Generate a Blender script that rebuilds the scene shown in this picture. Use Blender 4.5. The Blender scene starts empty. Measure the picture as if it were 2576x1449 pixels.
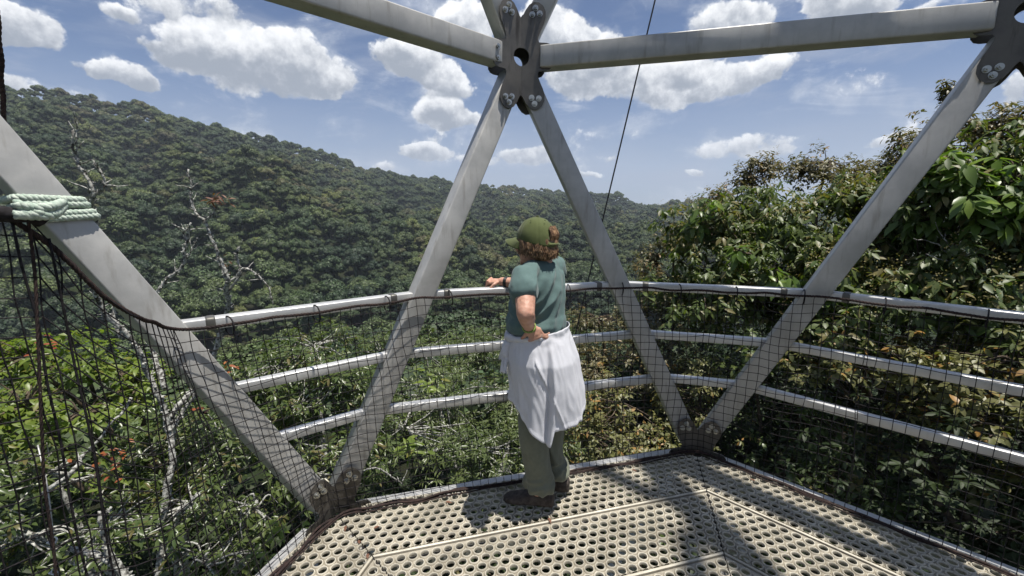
import bpy, bmesh, math, random
import numpy as np
from mathutils import Vector, Matrix, noise as mnoise
PI = math.pi
R = math.radians
random.seed(7)
RNG = np.random.default_rng(7)
sc = bpy.context.scene
COL = sc.collection

# ------------------------------------------------------------------ camera
CH = 1.664
PITCH = 0.184996
cam_d = bpy.data.cameras.new('camera')
cam = bpy.data.objects.new('camera', cam_d)
COL.objects.link(cam)
cam.location = (0, 0, CH)
cam.rotation_euler = (PI/2 - PITCH, 0, 0)
cam_d.sensor_width = 36
cam_d.lens = 36*1080/2576
cam_d.clip_start = 0.05
cam_d.clip_end = 8000
sc.camera = cam

# ------------------------------------------------------------------ light
SUN = Vector((0.205, -0.10, 1.0)).normalized()        # towards the sun
sun_el = math.asin(SUN.z)
sun_az = math.atan2(SUN.x, SUN.y)
sd = bpy.data.lights.new('sun', 'SUN')
sd.energy = 5.0
sd.angle = R(0.55)
sd.color = (1.0, 0.95, 0.87)
so = bpy.data.objects.new('sun', sd)
COL.objects.link(so)
so.rotation_euler = SUN.to_track_quat('Z', 'Y').to_euler()
so.location = (3, 1, 20)

sc.view_settings.view_transform = 'Standard'
sc.view_settings.look = 'None'
sc.view_settings.gamma = 1
sc.view_settings.use_curve_mapping = False
sc.view_settings.exposure = 0.42
sc.cycles.max_bounces = 7
sc.cycles.diffuse_bounces = 3
sc.cycles.glossy_bounces = 3
sc.cycles.transmission_bounces = 3
sc.cycles.transparent_max_bounces = 6
sc.cycles.volume_bounces = 0
sc.cycles.caustics_reflective = False
sc.cycles.caustics_refractive = False
sc.cycles.use_denoising = True

# photograph pixels (2576 x 1449) turned into directions
CP, SP = math.cos(PITCH), math.sin(PITCH)
EYE = Vector((0, 0, CH))
def ray(px, py):
    X = (px-1288)/1080; Y = (724.5-py)/1080
    return Vector((X, CP+Y*SP, -SP+Y*CP))
def aty(px, py, y):
    d = ray(px, py); return EYE + d*(y/d.y)
def azel(px, py):
    d = ray(px, py).normalized()
    return math.atan2(d.x, d.y), math.asin(d.z)

# ------------------------------------------------------------------ node helpers
class NT:
    def __init__(s, tree): s.t = tree; s.l = tree.links
    def n(s, typ, **kw):
        nd = s.t.nodes.new(typ)
        for k, v in kw.items():
            if k.startswith('i_'): pass
            else: setattr(nd, k, v)
        return nd
    def link(s, a, b): s.l.new(a, b)
    def val(s, sock, v):
        if isinstance(v, bpy.types.NodeSocket): s.l.new(v, sock)
        elif v is not None: sock.default_value = v
    def math(s, op, a, b=None, c=None, clamp=False):
        nd = s.n('ShaderNodeMath', operation=op); nd.use_clamp = clamp
        s.val(nd.inputs[0], a); s.val(nd.inputs[1], b)
        if c is not None: s.val(nd.inputs[2], c)
        return nd.outputs[0]
    def vmath(s, op, a, b=None, c=None, out=0):
        nd = s.n('ShaderNodeVectorMath', operation=op)
        s.val(nd.inputs[0], a)
        if b is not None: s.val(nd.inputs[1], b)
        if c is not None: s.val(nd.inputs[2], c)
        return nd.outputs[out]
    def ss(s, v, a, b, lo=0., hi=1.):
        nd = s.n('ShaderNodeMapRange', interpolation_type='SMOOTHSTEP')
        s.val(nd.inputs[0], v); s.val(nd.inputs[1], a); s.val(nd.inputs[2], b); s.val(nd.inputs[3], lo); s.val(nd.inputs[4], hi)
        return nd.outputs[0]
    def noise(s, vec, scale, detail=4, rough=.55, dist=0, out=0, dim='3D'):
        nd = s.n('ShaderNodeTexNoise', noise_dimensions=dim)
        if vec is not None: s.l.new(vec, nd.inputs['Vector'])
        nd.inputs['Scale'].default_value = scale; nd.inputs['Detail'].default_value = detail
        nd.inputs['Roughness'].default_value = rough; nd.inputs['Distortion'].default_value = dist
        return nd.outputs[out]
    def mix(s, f, a, b, blend='MIX'):
        nd = s.n('ShaderNodeMix', data_type='RGBA', blend_type=blend)
        s.val(nd.inputs['Factor'], f)
        for k, v in ((6, a), (7, b)):
            if isinstance(v, tuple) and len(v) == 3: v = v+(1,)
            s.val(nd.inputs[k], v)
        return nd.outputs[2]

# ------------------------------------------------------------------ sky
w = bpy.data.worlds.new('World'); sc.world = w; w.use_nodes = True
nt = w.node_tree; nt.nodes.clear(); N = NT(nt)
out = N.n('ShaderNodeOutputWorld'); bg = N.n('ShaderNodeBackground')
SKY_K = 0.062
sky = N.n('ShaderNodeTexSky', sky_type='NISHITA')
sky.sun_disc = False; sky.sun_elevation = sun_el; sky.sun_rotation = sun_az
sky.altitude = 1800; sky.air_density = 1.0; sky.dust_density = 0.6; sky.ozone_density = 1.6
tc = N.n('ShaderNodeTexCoord'); D = tc.outputs['Generated']
sep = N.n('ShaderNodeSeparateXYZ'); N.link(D, sep.inputs[0])
az = N.math('ARCTAN2', sep.outputs[0], sep.outputs[1])
el = N.math('ARCSINE', sep.outputs[2])
comb = N.n('ShaderNodeCombineXYZ'); N.link(az, comb.inputs[0]); N.link(el, comb.inputs[1])
P0 = comb.outputs[0]
# warp for ragged edges
nz = N.noise(D, 5.5, 5, .6, 0, out=1)
warp = N.vmath('MULTIPLY_ADD', nz, (0.10, 0.07, 0), (-0.05, -0.035, 0))
P = N.vmath('ADD', P0, warp)
BL = [ # px, py, rx, ry, strength   (cumulus)
 (500,120,95,62,1),(600,130,120,70,1),(720,145,95,80,1.1),(800,190,125,55,1),(690,215,150,42,.9),(450,150,60,40,.7),
 (320,185,85,40,1),(385,210,60,26,.8),(230,175,70,22,.6),
 (60,80,105,52,.9),(0,60,80,60,.9),(30,215,70,32,.9),(190,240,70,20,.5),
 (490,15,150,45,.55),(300,45,60,20,.5),(370,110,50,18,.45),
 (1010,150,85,45,.9),(1080,170,95,55,1),(1140,215,60,40,.8),(1180,55,75,60,1),(1060,240,50,15,.3),
 (1105,290,72,38,1.1),(1190,300,40,20,.5),
 (1400,80,90,70,1.2),(1350,30,60,45,.9),(1650,110,40,26,.5),(1480,130,110,62,1.1),(1440,205,110,42,.8),(1530,165,90,50,.8),(1590,215,110,38,.6),
 (1700,170,120,42,1),(1820,205,120,44,1),(1700,240,90,26,.7),(1820,50,110,46,1.15),(1900,80,60,25,.8),(2130,8,130,50,1.2),(2060,-20,80,40,1),(2330,15,70,18,.5),(2020,100,50,20,.5),(1960,165,120,40,.45),
 (1890,360,150,30,.75),(1950,385,80,16,.6),(1757,432,34,9,.7),(1500,447,60,9,.4),(1590,470,60,7,.35),
 (1060,388,62,20,.75),(1310,388,75,21,.8),(1340,405,60,14,.6),(1540,398,40,16,.5),(960,415,30,14,.4),(860,405,50,12,.7),
 (2560,215,60,55,1),(2250,355,90,16,.5),(2480,330,60,16,.35),(1200,405,60,14,.5),
 (-260,150,140,60,1),(-500,40,160,80,1),(2900,80,160,70,1),(3300,260,200,60,1)]
acc = None
for (px, py, rx, ry, st) in BL:
    a0, e0 = azel(px, py); a1, _ = azel(px+rx, py); a2, _ = azel(px-rx, py); _, e1 = azel(px, py-ry)
    ra = abs(a1-a2)/2; re = abs(e1-e0)
    # (the vanishing term only makes the nodes evaluate one cloud after another)
    Pk = P if acc is None else N.vmath('MULTIPLY_ADD', acc, (1e-9, 1e-9, 0), P)
    q = N.vmath('MULTIPLY_ADD', Pk, (1/ra, 1/re, 0), (-a0/ra, -e0/re, 1.))
    d2 = N.vmath('DOT_PRODUCT', q, q, out=1)                 # one more than the squared distance
    wv = N.math('MAXIMUM', N.math('MULTIPLY_ADD', d2, -st, 2.45*st), 0.)
    acc = N.vmath('MULTIPLY', q, wv) if acc is None else N.vmath('MULTIPLY_ADD', q, wv, acc)
sa = N.n('ShaderNodeSeparateXYZ'); N.link(acc, sa.inputs[0])
F = N.math('MINIMUM', sa.outputs[2], 1.6)
dy = N.math('DIVIDE', sa.outputs[1], N.math('ADD', sa.outputs[2], .15))
# clouds of the same sort over the rest of the sky, above and behind
gz = N.noise(D, 3.2, 5, .55)
front = N.math('MULTIPLY', N.ss(sep.outputs[1], .15, .45), N.ss(el, .95, .55))
gen = N.math('MULTIPLY', N.ss(gz, .55, .66), N.math('SUBTRACT', 1., front))
F = N.math('MAXIMUM', F, N.math('MULTIPLY', gen, 1.2))
fb = N.noise(D, 8.5, 9, .62)
upv = N.vmath('ADD', D, (0.004, 0.0, 0.022))
fb2 = N.noise(upv, 8.5, 9, .62)
fbh = N.noise(D, 30, 6, .6)
dens = N.math('ADD', N.math('ADD', F, -.10), N.math('ADD', N.math('MULTIPLY', N.math('SUBTRACT', fb, .5), 3.6), N.math('MULTIPLY', N.math('SUBTRACT', fbh, .5), 1.1)))
alpha = N.ss(dens, .32, .68)
wisp = N.math('ADD', N.math('MULTIPLY', F, .55), N.math('ADD', N.math('MULTIPLY', N.math('SUBTRACT', fb, .5), 3.0), N.math('MULTIPLY', N.math('SUBTRACT', N.noise(N.vmath('MULTIPLY', P0, (3.0, 8.0, 1.)), 1.6, 7, .65, .8), .5), 3.4)))
wisp = N.math('MULTIPLY', N.ss(wisp, -.05, .95), .72)
# light: bright crowns, grey bases, small billows
bil = N.math('MULTIPLY', N.math('SUBTRACT', fb, fb2), 2.6)
lum = N.math('ADD', N.math('ADD', N.math('MULTIPLY', dy, .42), bil), N.math('MULTIPLY', dens, -.16))
lum = N.ss(lum, -.55, .38, 0., 1.)
ccol = N.mix(lum, (.27, .30, .35), (.90, .905, .91))
# thin high veils, stretched along the horizon
vm = N.vmath('MULTIPLY', P0, (2.6, 9.5, 1.0))
v1 = N.noise(vm, 1.15, 6, .6, .5)
veil = N.math('MULTIPLY', N.ss(v1, .42, .72), .60)
veil2 = N.math('MULTIPLY', N.ss(el, .30, .02), N.ss(v1, .25, .70, .55, .95))   # milky air low down
veil = N.math('MAXIMUM', veil, veil2)
skyc = N.vmath('SCALE', sky.outputs[0]); skyc.node.inputs[3].default_value = SKY_K
skyc = N.mix(1.0, skyc, (.80, .93, 1.12), 'MULTIPLY')
base = N.mix(veil, skyc, (.33, .37, .46))
base = N.mix(wisp, base, (.50, .54, .61))
up = N.ss(el, -.03, .03)
fin = N.mix(N.math('MULTIPLY', alpha, N.math('MULTIPLY', up, .97)), base, ccol)
N.link(fin, bg.inputs[0]); bg.inputs[1].default_value = 1.0
N.link(bg.outputs[0], out.inputs[0])
w.cycles.sampling_method = 'MANUAL'; w.cycles.sample_map_resolution = 512

# ------------------------------------------------------------------ materials
MATS = {}
def mat(name, base=(.5,.5,.5), rough=.5, metal=0., var=.12, scale=8, bump=0., bscale=60, spec=.5, col2=None, coat=0., c2s=None):
    m = bpy.data.materials.new(name); m.use_nodes = True; t = NT(m.node_tree)
    b = m.node_tree.nodes['Principled BSDF']
    g = t.n('ShaderNodeTexCoord').outputs['Object']
    geo = t.n('ShaderNodeNewGeometry').outputs['Position']
    n1 = t.noise(geo, scale, 5, .6)
    c2 = col2 or tuple(x*(1-2.2*var) for x in base)
    f = t.ss(n1, .35, .68)
    c = t.mix(f, c2, tuple(min(1, x*(1+var*.5)) for x in base))
    t.link(c, b.inputs['Base Color'])
    b.inputs['Metallic'].default_value = metal
    rr = t.math('ADD', rough-.07, t.math('MULTIPLY', n1, .14))
    t.link(rr, b.inputs['Roughness'])
    b.inputs['Specular IOR Level'].default_value = spec
    if coat: b.inputs['Coat Weight'].default_value = coat
    if bump:
        bp = t.n('ShaderNodeBump'); bp.inputs['Strength'].default_value = bump; bp.inputs['Distance'].default_value = .004
        t.link(t.noise(geo, bscale, 4, .6), bp.inputs['Height']); t.link(bp.outputs[0], b.inputs['Normal'])
    MATS[name] = m
    return m

def metal_mat(name, base, rough, metal, streak=.25, dirt=(.2,.19,.16), dirtf=.5):
    m = bpy.data.materials.new(name); m.use_nodes = True; t = NT(m.node_tree)
    b = m.node_tree.nodes['Principled BSDF']
    geo = t.n('ShaderNodeNewGeometry').outputs['Position']
    n1 = t.noise(geo, 5, 6, .62)
    st = t.noise(t.vmath('MULTIPLY', geo, (26, 26, 3.5)), 1.0, 5, .6)
    n3 = t.noise(geo, 160, 3, .7)
    c = t.mix(t.ss(n1, .3, .7), tuple(x*(1-streak) for x in base), base)
    c = t.mix(t.math('MULTIPLY', t.ss(st, .52, .75), dirtf), c, dirt)
    c = t.mix(t.math('MULTIPLY', t.ss(n3, .6, .75), .12), c, dirt)
    t.link(c, b.inputs['Base Color'])
    b.inputs['Metallic'].default_value = metal
    t.link(t.ss(n1, .3, .75, rough-.08, rough+.1), b.inputs['Roughness'])
    bp = t.n('ShaderNodeBump'); bp.inputs['Strength'].default_value = .25; bp.inputs['Distance'].default_value = .001
    t.link(n3, bp.inputs['Height']); t.link(bp.outputs[0], b.inputs['Normal'])
    MATS[name] = m; return m

ALU = metal_mat('weathered_aluminium', (.52,.515,.495), .44, .28, .25, (.26,.24,.21), .6)
RAILM = metal_mat('rail_aluminium', (.66,.66,.65), .40, .45, .12, (.42,.40,.36), .3)
PLATE = metal_mat('stained_steel_plate', (.17,.158,.142), .42, .6, .4, (.045,.04,.036), .85)
BOLT = metal_mat('bolt_steel', (.55,.55,.52), .28, .95, .2, (.2,.2,.18), .3)
CLAMP = metal_mat('clamp_metal', (.17,.165,.15), .5, .6, .3, (.08,.08,.07), .4)
DECK = mat('cream_coated_deck', (.60,.56,.465), .40, 0, .1, 6, .12, 300, .5, (.40,.37,.30))
def deck_wear():
    t = NT(DECK.node_tree); b = DECK.node_tree.nodes['Principled BSDF']; src = b.inputs['Base Color'].links[0].from_socket
    geo = t.n('ShaderNodeNewGeometry').outputs['Position']; sp = t.n('ShaderNodeSeparateXYZ'); t.link(geo, sp.inputs[0])
    low = t.ss(sp.outputs[2], .0065, .0005)                 # darker tone between the raised rims
    g = t.noise(geo, 2.3, 5, .65); g2 = t.noise(geo, 55, 4, .7)
    f = t.math('MULTIPLY', t.math('MULTIPLY', low, t.ss(g, .25, .7, .45, 1.)), t.ss(g2, .25, .6, .55, 1.))
    c = t.mix(f, src, (.24,.215,.17))
    sc_ = t.math('MULTIPLY', t.ss(t.noise(geo, 9, 6, .7), .60, .74), .45)
    c = t.mix(sc_, c, (.22,.19,.15))
    t.link(c, b.inputs['Base Color'])
deck_wear()
NETM = mat('black_net_cord', (.022,.019,.022), .8, 0, .3, 90, .5, 700, .3)
ROPEB = mat('dark_brown_rope', (.045,.028,.024), .85, 0, .3, 60, .6, 500, .3, (.02,.014,.014))
ROPEG = mat('pale_green_rope', (.58,.64,.56), .65, 0, .15, 60, .5, 600, .3, (.36,.46,.38))
CABLE = mat('black_cable', (.012,.012,.014), .5, 0, .1)
BARK = mat('brown_bark', (.13,.10,.075), .9, 0, .3, 14, .8, 60, .2, (.05,.04,.03))
LICH = mat('lichen_bark', (.50,.50,.46), .95, 0, .3, 30, 1., 120, .1, (.06,.055,.05))

def leaf_mat(name, c1, c2, c3=None, f3=.9, rough=.38, trans=.35, spec=.5):
    """leaf colour varies from leaf to leaf between c1 and c2, a few leaves c3"""
    m = bpy.data.materials.new(name); m.use_nodes = True; t = NT(m.node_tree)
    b = m.node_tree.nodes['Principled BSDF']; o = m.node_tree.nodes['Material Output']
    at = t.n('ShaderNodeAttribute', attribute_name='leafrand').outputs['Fac']
    oi = t.n('ShaderNodeObjectInfo').outputs['Random']
    r = t.math('FRACT', t.math('ADD', at, oi))
    geo = t.n('ShaderNodeNewGeometry').outputs['Position']
    big = t.noise(geo, 1.1, 3, .5)
    f = t.math('ADD', t.math('MULTIPLY', r, .6), t.math('MULTIPLY', t.ss(big, .3, .7), .4))
    c = t.mix(f, c1, c2)
    if c3:
        r2 = t.math('FRACT', t.math('MULTIPLY', r, 7.13))
        patch = t.noise(geo, 1.7, 2, .5)
        sel = t.ss(t.math('ADD', t.math('MULTIPLY', r2, .55), t.math('MULTIPLY', patch, .9)), f3, f3+.06)
        c = t.mix(sel, c, c3)
    t.link(c, b.inputs['Base Color'])
    b.inputs['Roughness'].default_value = rough
    b.inputs['Specular IOR Level'].default_value = spec
    tr = t.n('ShaderNodeBsdfTranslucent')
    tcx = t.mix(1.0, c, (1.5, 1.7, .6), 'MULTIPLY'); t.link(tcx, tr.inputs[0])
    mx = t.n('ShaderNodeMixShader'); mx.inputs[0].default_value = trans
    t.link(b.outputs[0], mx.inputs[1]); t.link(tr.outputs[0], mx.inputs[2]); t.link(mx.outputs[0], o.inputs[0])
    MATS[name] = m; return m
L_BIG = leaf_mat('large_green_leaf', (.055,.092,.024), (.115,.145,.04), (.17,.15,.055), .90, .46, .3)
L_BRONZE = leaf_mat('bronze_green_leaf', (.08,.085,.032), (.15,.125,.055), (.20,.13,.05), .92, .46, .25)
L_MID = leaf_mat('mid_green_leaf', (.06,.095,.03), (.12,.15,.045), (.14,.12,.045), .95, .32, .3)
L_LIME = leaf_mat('yellow_green_leaf', (.10,.15,.025), (.20,.26,.04), (.20,.20,.04), .95, .4, .4)
L_NARROW = leaf_mat('narrow_dark_leaf', (.07,.10,.035), (.13,.16,.055), (.12,.15,.05), .93, .33, .28)
L_ORANGE = leaf_mat('orange_tinged_leaf', (.11,.125,.045), (.20,.19,.07), (.32,.18,.05), .94, .44, .3)
L_FRESH = leaf_mat('fresh_green_leaf', (.07,.12,.028), (.13,.20,.04), (.18,.26,.04), .88, .36, .35)
L_SHADE = leaf_mat('shade_darkened_leaf', (.018,.032,.012), (.034,.05,.016), None, .9, .55, .15, .3)  # deep shade put into the leaf colour itself
L_RED = leaf_mat('young_red_leaf', (.22,.035,.015), (.30,.11,.03), None, .9, .45, .15)
L_DRY = leaf_mat('dry_brown_leaf', (.10,.042,.026), (.24,.12,.075), None, .9, .6, .2)
L_BUD = leaf_mat('pale_flower_spray', (.22,.19,.07), (.30,.25,.10), None, .9, .7, .2)

# ------------------------------------------------------------------ object helpers
def link(o): COL.objects.link(o); return o
def props(o, label=None, cat=None, group=None, kind=None):
    if label: o['label'] = label
    if cat: o['category'] = cat
    if group: o['group'] = group
    if kind: o['kind'] = kind
    return o
def thing(name, label, cat, loc=(0,0,0), group=None):
    o = bpy.data.objects.new(name, None); o.location = loc; o.empty_display_size = .2
    link(o); return props(o, label, cat, group)
def par(o, parent):
    if parent is not None:
        o.parent = parent
        M = Matrix.Translation(parent.location)
        if parent.parent is not None: M = Matrix.Translation(parent.parent.location) @ M
        o.matrix_parent_inverse = M.inverted()
    return o
def mesh_np(name, V, F4=None, F3=None, mats=None, smooth=False, attr=None, parent=None, mi=None, link_it=True):
    """fast mesh from arrays; F4 quads, F3 tris"""
    V = np.asarray(V, np.float32)
    me = bpy.data.meshes.new(name)
    n4 = 0 if F4 is None else len(F4); n3 = 0 if F3 is None else len(F3)
    me.vertices.add(len(V)); me.vertices.foreach_set('co', V.ravel())
    loops = []
    if n4: loops.append(np.asarray(F4, np.int32).ravel())
    if n3: loops.append(np.asarray(F3, np.int32).ravel())
    lp = np.concatenate(loops)
    me.loops.add(len(lp)); me.loops.foreach_set('vertex_index', lp)
    st = np.concatenate([np.arange(n4)*4, n4*4+np.arange(n3)*3]).astype(np.int32)
    me.polygons.add(n4+n3); me.polygons.foreach_set('loop_start', st)
    if smooth: me.polygons.foreach_set('use_smooth', np.ones(n4+n3, bool))
    if mi is not None: me.polygons.foreach_set('material_index', np.asarray(mi, np.int32))
    for m in (mats if isinstance(mats, (list, tuple)) else [mats]):
        if m: me.materials.append(m)
    if attr is not None:
        a = me.attributes.new('leafrand', 'FLOAT', 'POINT'); a.data.foreach_set('value', np.asarray(attr, np.float32))
    me.update(calc_edges=True)
    if not link_it: return me
    o = bpy.data.objects.new(name, me); link(o)
    return par(o, parent)
def obj_bm(name, bm, m, parent=None, smooth=False):
    me = bpy.data.meshes.new(name); bmesh.ops.recalc_face_normals(bm, faces=bm.faces)
    bm.to_mesh(me); bm.free()
    for x in (m if isinstance(m, (list, tuple)) else [m]): me.materials.append(x)
    if smooth:
        for p in me.polygons: p.use_smooth = True
    o = bpy.data.objects.new(name, me); link(o); return par(o, parent)

def tube_arrays(pts, rad, nseg=8, cap=True, ref=None):
    """pts (n,3), rad scalar or (n,) -> V, quads, tris"""
    pts = np.asarray(pts, float); n = len(pts)
    rad = np.broadcast_to(np.asarray(rad, float), (n,))
    t = np.gradient(pts, axis=0); t /= np.linalg.norm(t, axis=1)[:, None]+1e-12
    u = np.array(ref if ref is not None else (0,0,1.)); 
    if abs(t[0] @ u) > .93 and ref is None: u = np.array((1.,0,0))
    U = np.zeros_like(pts)
    for i in range(n):
        u = u - t[i]*(t[i] @ u); u /= np.linalg.norm(u)+1e-12; U[i] = u
    Wv = np.cross(t, U)
    a = np.arange(nseg)*2*PI/nseg
    V = pts[:, None, :] + rad[:, None, None]*(np.cos(a)[None, :, None]*U[:, None, :] + np.sin(a)[None, :, None]*Wv[:, None, :])
    V = V.reshape(-1, 3)
    i = np.arange(n-1)[:, None]*nseg; j = np.arange(nseg)[None, :]; j2 = (j+1) % nseg
    Q = np.stack([i+j, i+j2, i+nseg+j2, i+nseg+j], -1).reshape(-1, 4)
    T = np.zeros((0, 3), int)
    if cap:
        k = len(V); V = np.vstack([V, pts[:1], pts[-1:]])
        b = (n-1)*nseg; jj = np.arange(nseg); jn = (jj+1) % nseg
        T = np.vstack([np.stack([np.full(nseg, k), jn, jj], -1), np.stack([np.full(nseg, k+1), b+jj, b+jn], -1)])
    return V, Q, T
class Acc:
    def __init__(s): s.V = []; s.Q = []; s.T = []; s.n = 0
    def add(s, V, Q=None, T=None):
        s.V.append(np.asarray(V, float))
        if Q is not None and len(Q): s.Q.append(np.asarray(Q)+s.n)
        if T is not None and len(T): s.T.append(np.asarray(T)+s.n)
        s.n += len(V)
    def tube(s, pts, rad, nseg=8, cap=True, ref=None): s.add(*tube_arrays(pts, rad, nseg, cap, ref))
    def build(s, name, m, parent=None, smooth=True):
        return mesh_np(name, np.vstack(s.V), np.vstack(s.Q) if s.Q else None, np.vstack(s.T) if s.T else None, m, smooth, parent=parent)
def smooth_path(pts, n=8):
    """Catmull-Rom"""
    P = np.asarray(pts, float); P = np.vstack([2*P[0]-P[1], P, 2*P[-1]-P[-2]]); o = []
    for i in range(1, len(P)-2):
        for k in range(n):
            t = k/n; a, b, c, d = P[i-1], P[i], P[i+1], P[i+2]
            o.append(.5*((2*b)+(-a+c)*t+(2*a-5*b+4*c-d)*t*t+(-a+3*b-3*c+d)*t**3))
    o.append(P[-2]); return np.array(o)
def wobble(pts, amp, seed=0, freq=3.):
    pts = np.asarray(pts, float); o = pts.copy()
    for i, p in enumerate(pts):
        v = mnoise.noise_vector(Vector(p)*freq + Vector((seed*7.1, seed*3.3, seed)))
        o[i] += np.array(v)*amp
    return o
def box_bm(bm, c, X, Y, Z, sx, sy, sz, bev=0., prof=1):
    """oriented box; X,Y,Z unit axes; sizes full"""
    vs = []
    for a in (-.5,.5):
        for b in (-.5,.5):
            for d in (-.5,.5):
                vs.append(bm.verts.new(Vector(c)+X*(a*sx)+Y*(b*sy)+Z*(d*sz)))
    idx = [(0,1,3,2),(4,6,7,5),(0,4,5,1),(2,3,7,6),(0,2,6,4),(1,5,7,3)]
    fs = [bm.faces.new([vs[i] for i in f]) for f in idx]
    if bev:
        es = set(e for f in fs for e in f.edges)
        bmesh.ops.bevel(bm, geom=list(es), offset=bev, segments=prof+1, affect='EDGES', profile=.5)
    return fs
def bar(name, a, b, nrm, wid, dep, m, parent, bev=.008, open_end=False):
    """square section member from a to b; nrm = outward face direction; wid across, dep along nrm"""
    a, b = Vector(a), Vector(b); Z = (b-a).normalized(); Y = (nrm - Z*nrm.dot(Z)).normalized(); X = Y.cross(Z)
    bm = bmesh.new(); box_bm(bm, (a+b)/2, X, Y, Z, wid, dep, (b-a).length, bev, 2)
    o = obj_bm(name, bm, m, parent, True)
    o.data.set_sharp_from_angle(angle=R(35)) if hasattr(o.data, 'set_sharp_from_angle') else None
    return o

# ------------------------------------------------------------------ tower geometry
CX, CY, PHI = 0.6744, 0.4610, R(-45.149)
R0, R1, H = 2.3937, 2.4539, 2.5424
def An(k, z=-0.03): a = PHI+k*PI/3; return Vector((CX+R0*math.sin(a), CY+R0*math.cos(a), z))
def Tn(k, z=H):
    a = PHI+(k+.5)*PI/3; v = Vector((CX+R1*math.sin(a), CY+R1*math.cos(a), z))
    if k == -1 and z == H: v = EYE + (v + Vector((-.10, 0, 0)) - EYE)*1.14
    return v
def rad_dir(p): return Vector((p.x-CX, p.y-CY, 0)).normalized()
CEN = Vector((CX, CY, 0))

tower = thing('lookout_tower', 'tall aluminium lattice tower of triangulated square tubes bolted to dark plates', 'tower', (CX, CY, 0))
# members
TW = .122
def member(name, a, b, cut0=.10, cut1=.10):
    d = (b-a).normalized(); mid = (a+b)/2
    return bar(name, a+d*cut0, b-d*cut1, rad_dir(mid), TW, TW*.95, ALU, tower)
def Un(k): a = PHI+k*PI/3; return Vector((CX+R1*math.sin(a), CY+R1*math.cos(a), 2*H))
def Vn(k): a = PHI+(k+.5)*PI/3; return Vector((CX+R1*math.sin(a), CY+R1*math.cos(a), 3*H))
def Ln(k): a = PHI+(k+.5)*PI/3; return Vector((CX+R1*math.sin(a), CY+R1*math.cos(a), -H))
def Mn(k): a = PHI+k*PI/3; return Vector((CX+R1*math.sin(a), CY+R1*math.cos(a), -2*H))
for k in range(6):
    kk = k-1
    member('diagonal_strut', An(kk), Tn(kk)); member('diagonal_strut', An(kk+1), Tn(kk))
    member('ring_beam', Tn(kk), Tn((kk+1) if kk < 4 else -1), .15, .15)
    b0, b1 = An(kk, -.075), An(kk+1, -.075)
    o = member('ring_beam', b0, b1, .15, .15)
    member('diagonal_strut', Tn(kk), Un(kk)); member('diagonal_strut', Tn(kk), Un(kk+1))
    member('ring_beam', Un(kk), Un(kk+1), .15, .15)
    member('diagonal_strut', Un(kk), Vn(kk)); member('diagonal_strut', Un(kk+1), Vn(kk))
    member('ring_beam', Vn(kk), Vn(kk+1), .15, .15)
    member('diagonal_strut', An(kk, -.1), Ln(kk)); member('diagonal_strut', An(kk+1, -.1), Ln(kk))
    member('ring_beam', Ln(kk), Ln(kk+1), .15, .15)
    member('diagonal_strut', Ln(kk), Mn(kk)); member('diagonal_strut', Ln(kk), Mn(kk+1))
    Wn = lambda q: Vector((Un(q).x, Un(q).y, 4*H))
    member('diagonal_strut', Vn(kk), Wn(kk)); member('diagonal_strut', Vn(kk), Wn(kk+1))
    member('ring_beam', Wn(kk), Wn(kk+1), .15, .15)
    # legs go on down into the forest in two long stages
    member('diagonal_strut', Mn(kk), Vector((Mn(kk).x, Mn(kk).y, -31)))

# gusset plates: a butterfly outline, folded down the middle, with a round hole
half = [(.0,.212),(.010,.222),(.028,.255),(.048,.281),(.074,.296),(.102,.293),(.128,.275),(.143,.245),(.143,.212),(.133,.178),(.117,.145),(.103,.112),(.100,.092),(.108,.079),(.150,.077),(.172,.070),(.186,.052),(.188,.03),(.188,-.03),(.186,-.052),(.172,-.070),(.150,-.077),(.108,-.079),(.100,-.092),(.103,-.112),(.117,-.145),(.133,-.178),(.143,-.212),(.143,-.245),(.128,-.275),(.102,-.293),(.074,-.296),(.048,-.281),(.028,-.255),(.010,-.222),(.0,-.212)]
FOLD = R(16)
def plate_mesh():
    th = .010; V = []; Fc = []
    hr = .050
    for side in (1, -1):
        outl = half
        n = len(outl)
        inner = [(hr*math.sin(i*PI/(n-1)), hr*math.cos(i*PI/(n-1))) for i in range(n)]
        base = len(V)
        for z in (-th/2, th/2):
            for (x, y) in outl + inner:
                x2 = side*x*math.cos(FOLD); d = -abs(x)*math.sin(FOLD)      # d along outward normal
                V.append((x2, d*1.0 + z, y))
        m = 2*n
        for lay in (0, 1):
            for i in range(n-1):
                a, b, c, d_ = base+lay*m+i, base+lay*m+i+1, base+lay*m+n+i+1, base+lay*m+n+i
                Fc.append((a, b, c, d_))
        for i in range(n-1):
            Fc.append((base+i, base+i+1, base+m+i+1, base+m+i))
            Fc.append((base+n+i, base+n+i+1, base+m+n+i+1, base+m+n+i))
    bm = bmesh.new(); vs = [bm.verts.new(v) for v in V]
    for f in Fc: bm.faces.new([vs[i] for i in f])
    bmesh.ops.remove_doubles(bm, verts=bm.verts, dist=.0004)
    bmesh.ops.recalc_face_normals(bm, faces=bm.faces)
    me = bpy.data.meshes.new('gusset_plate'); bm.to_mesh(me); bm.free(); me.materials.append(PLATE)
    return me
PM = plate_mesh()
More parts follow.
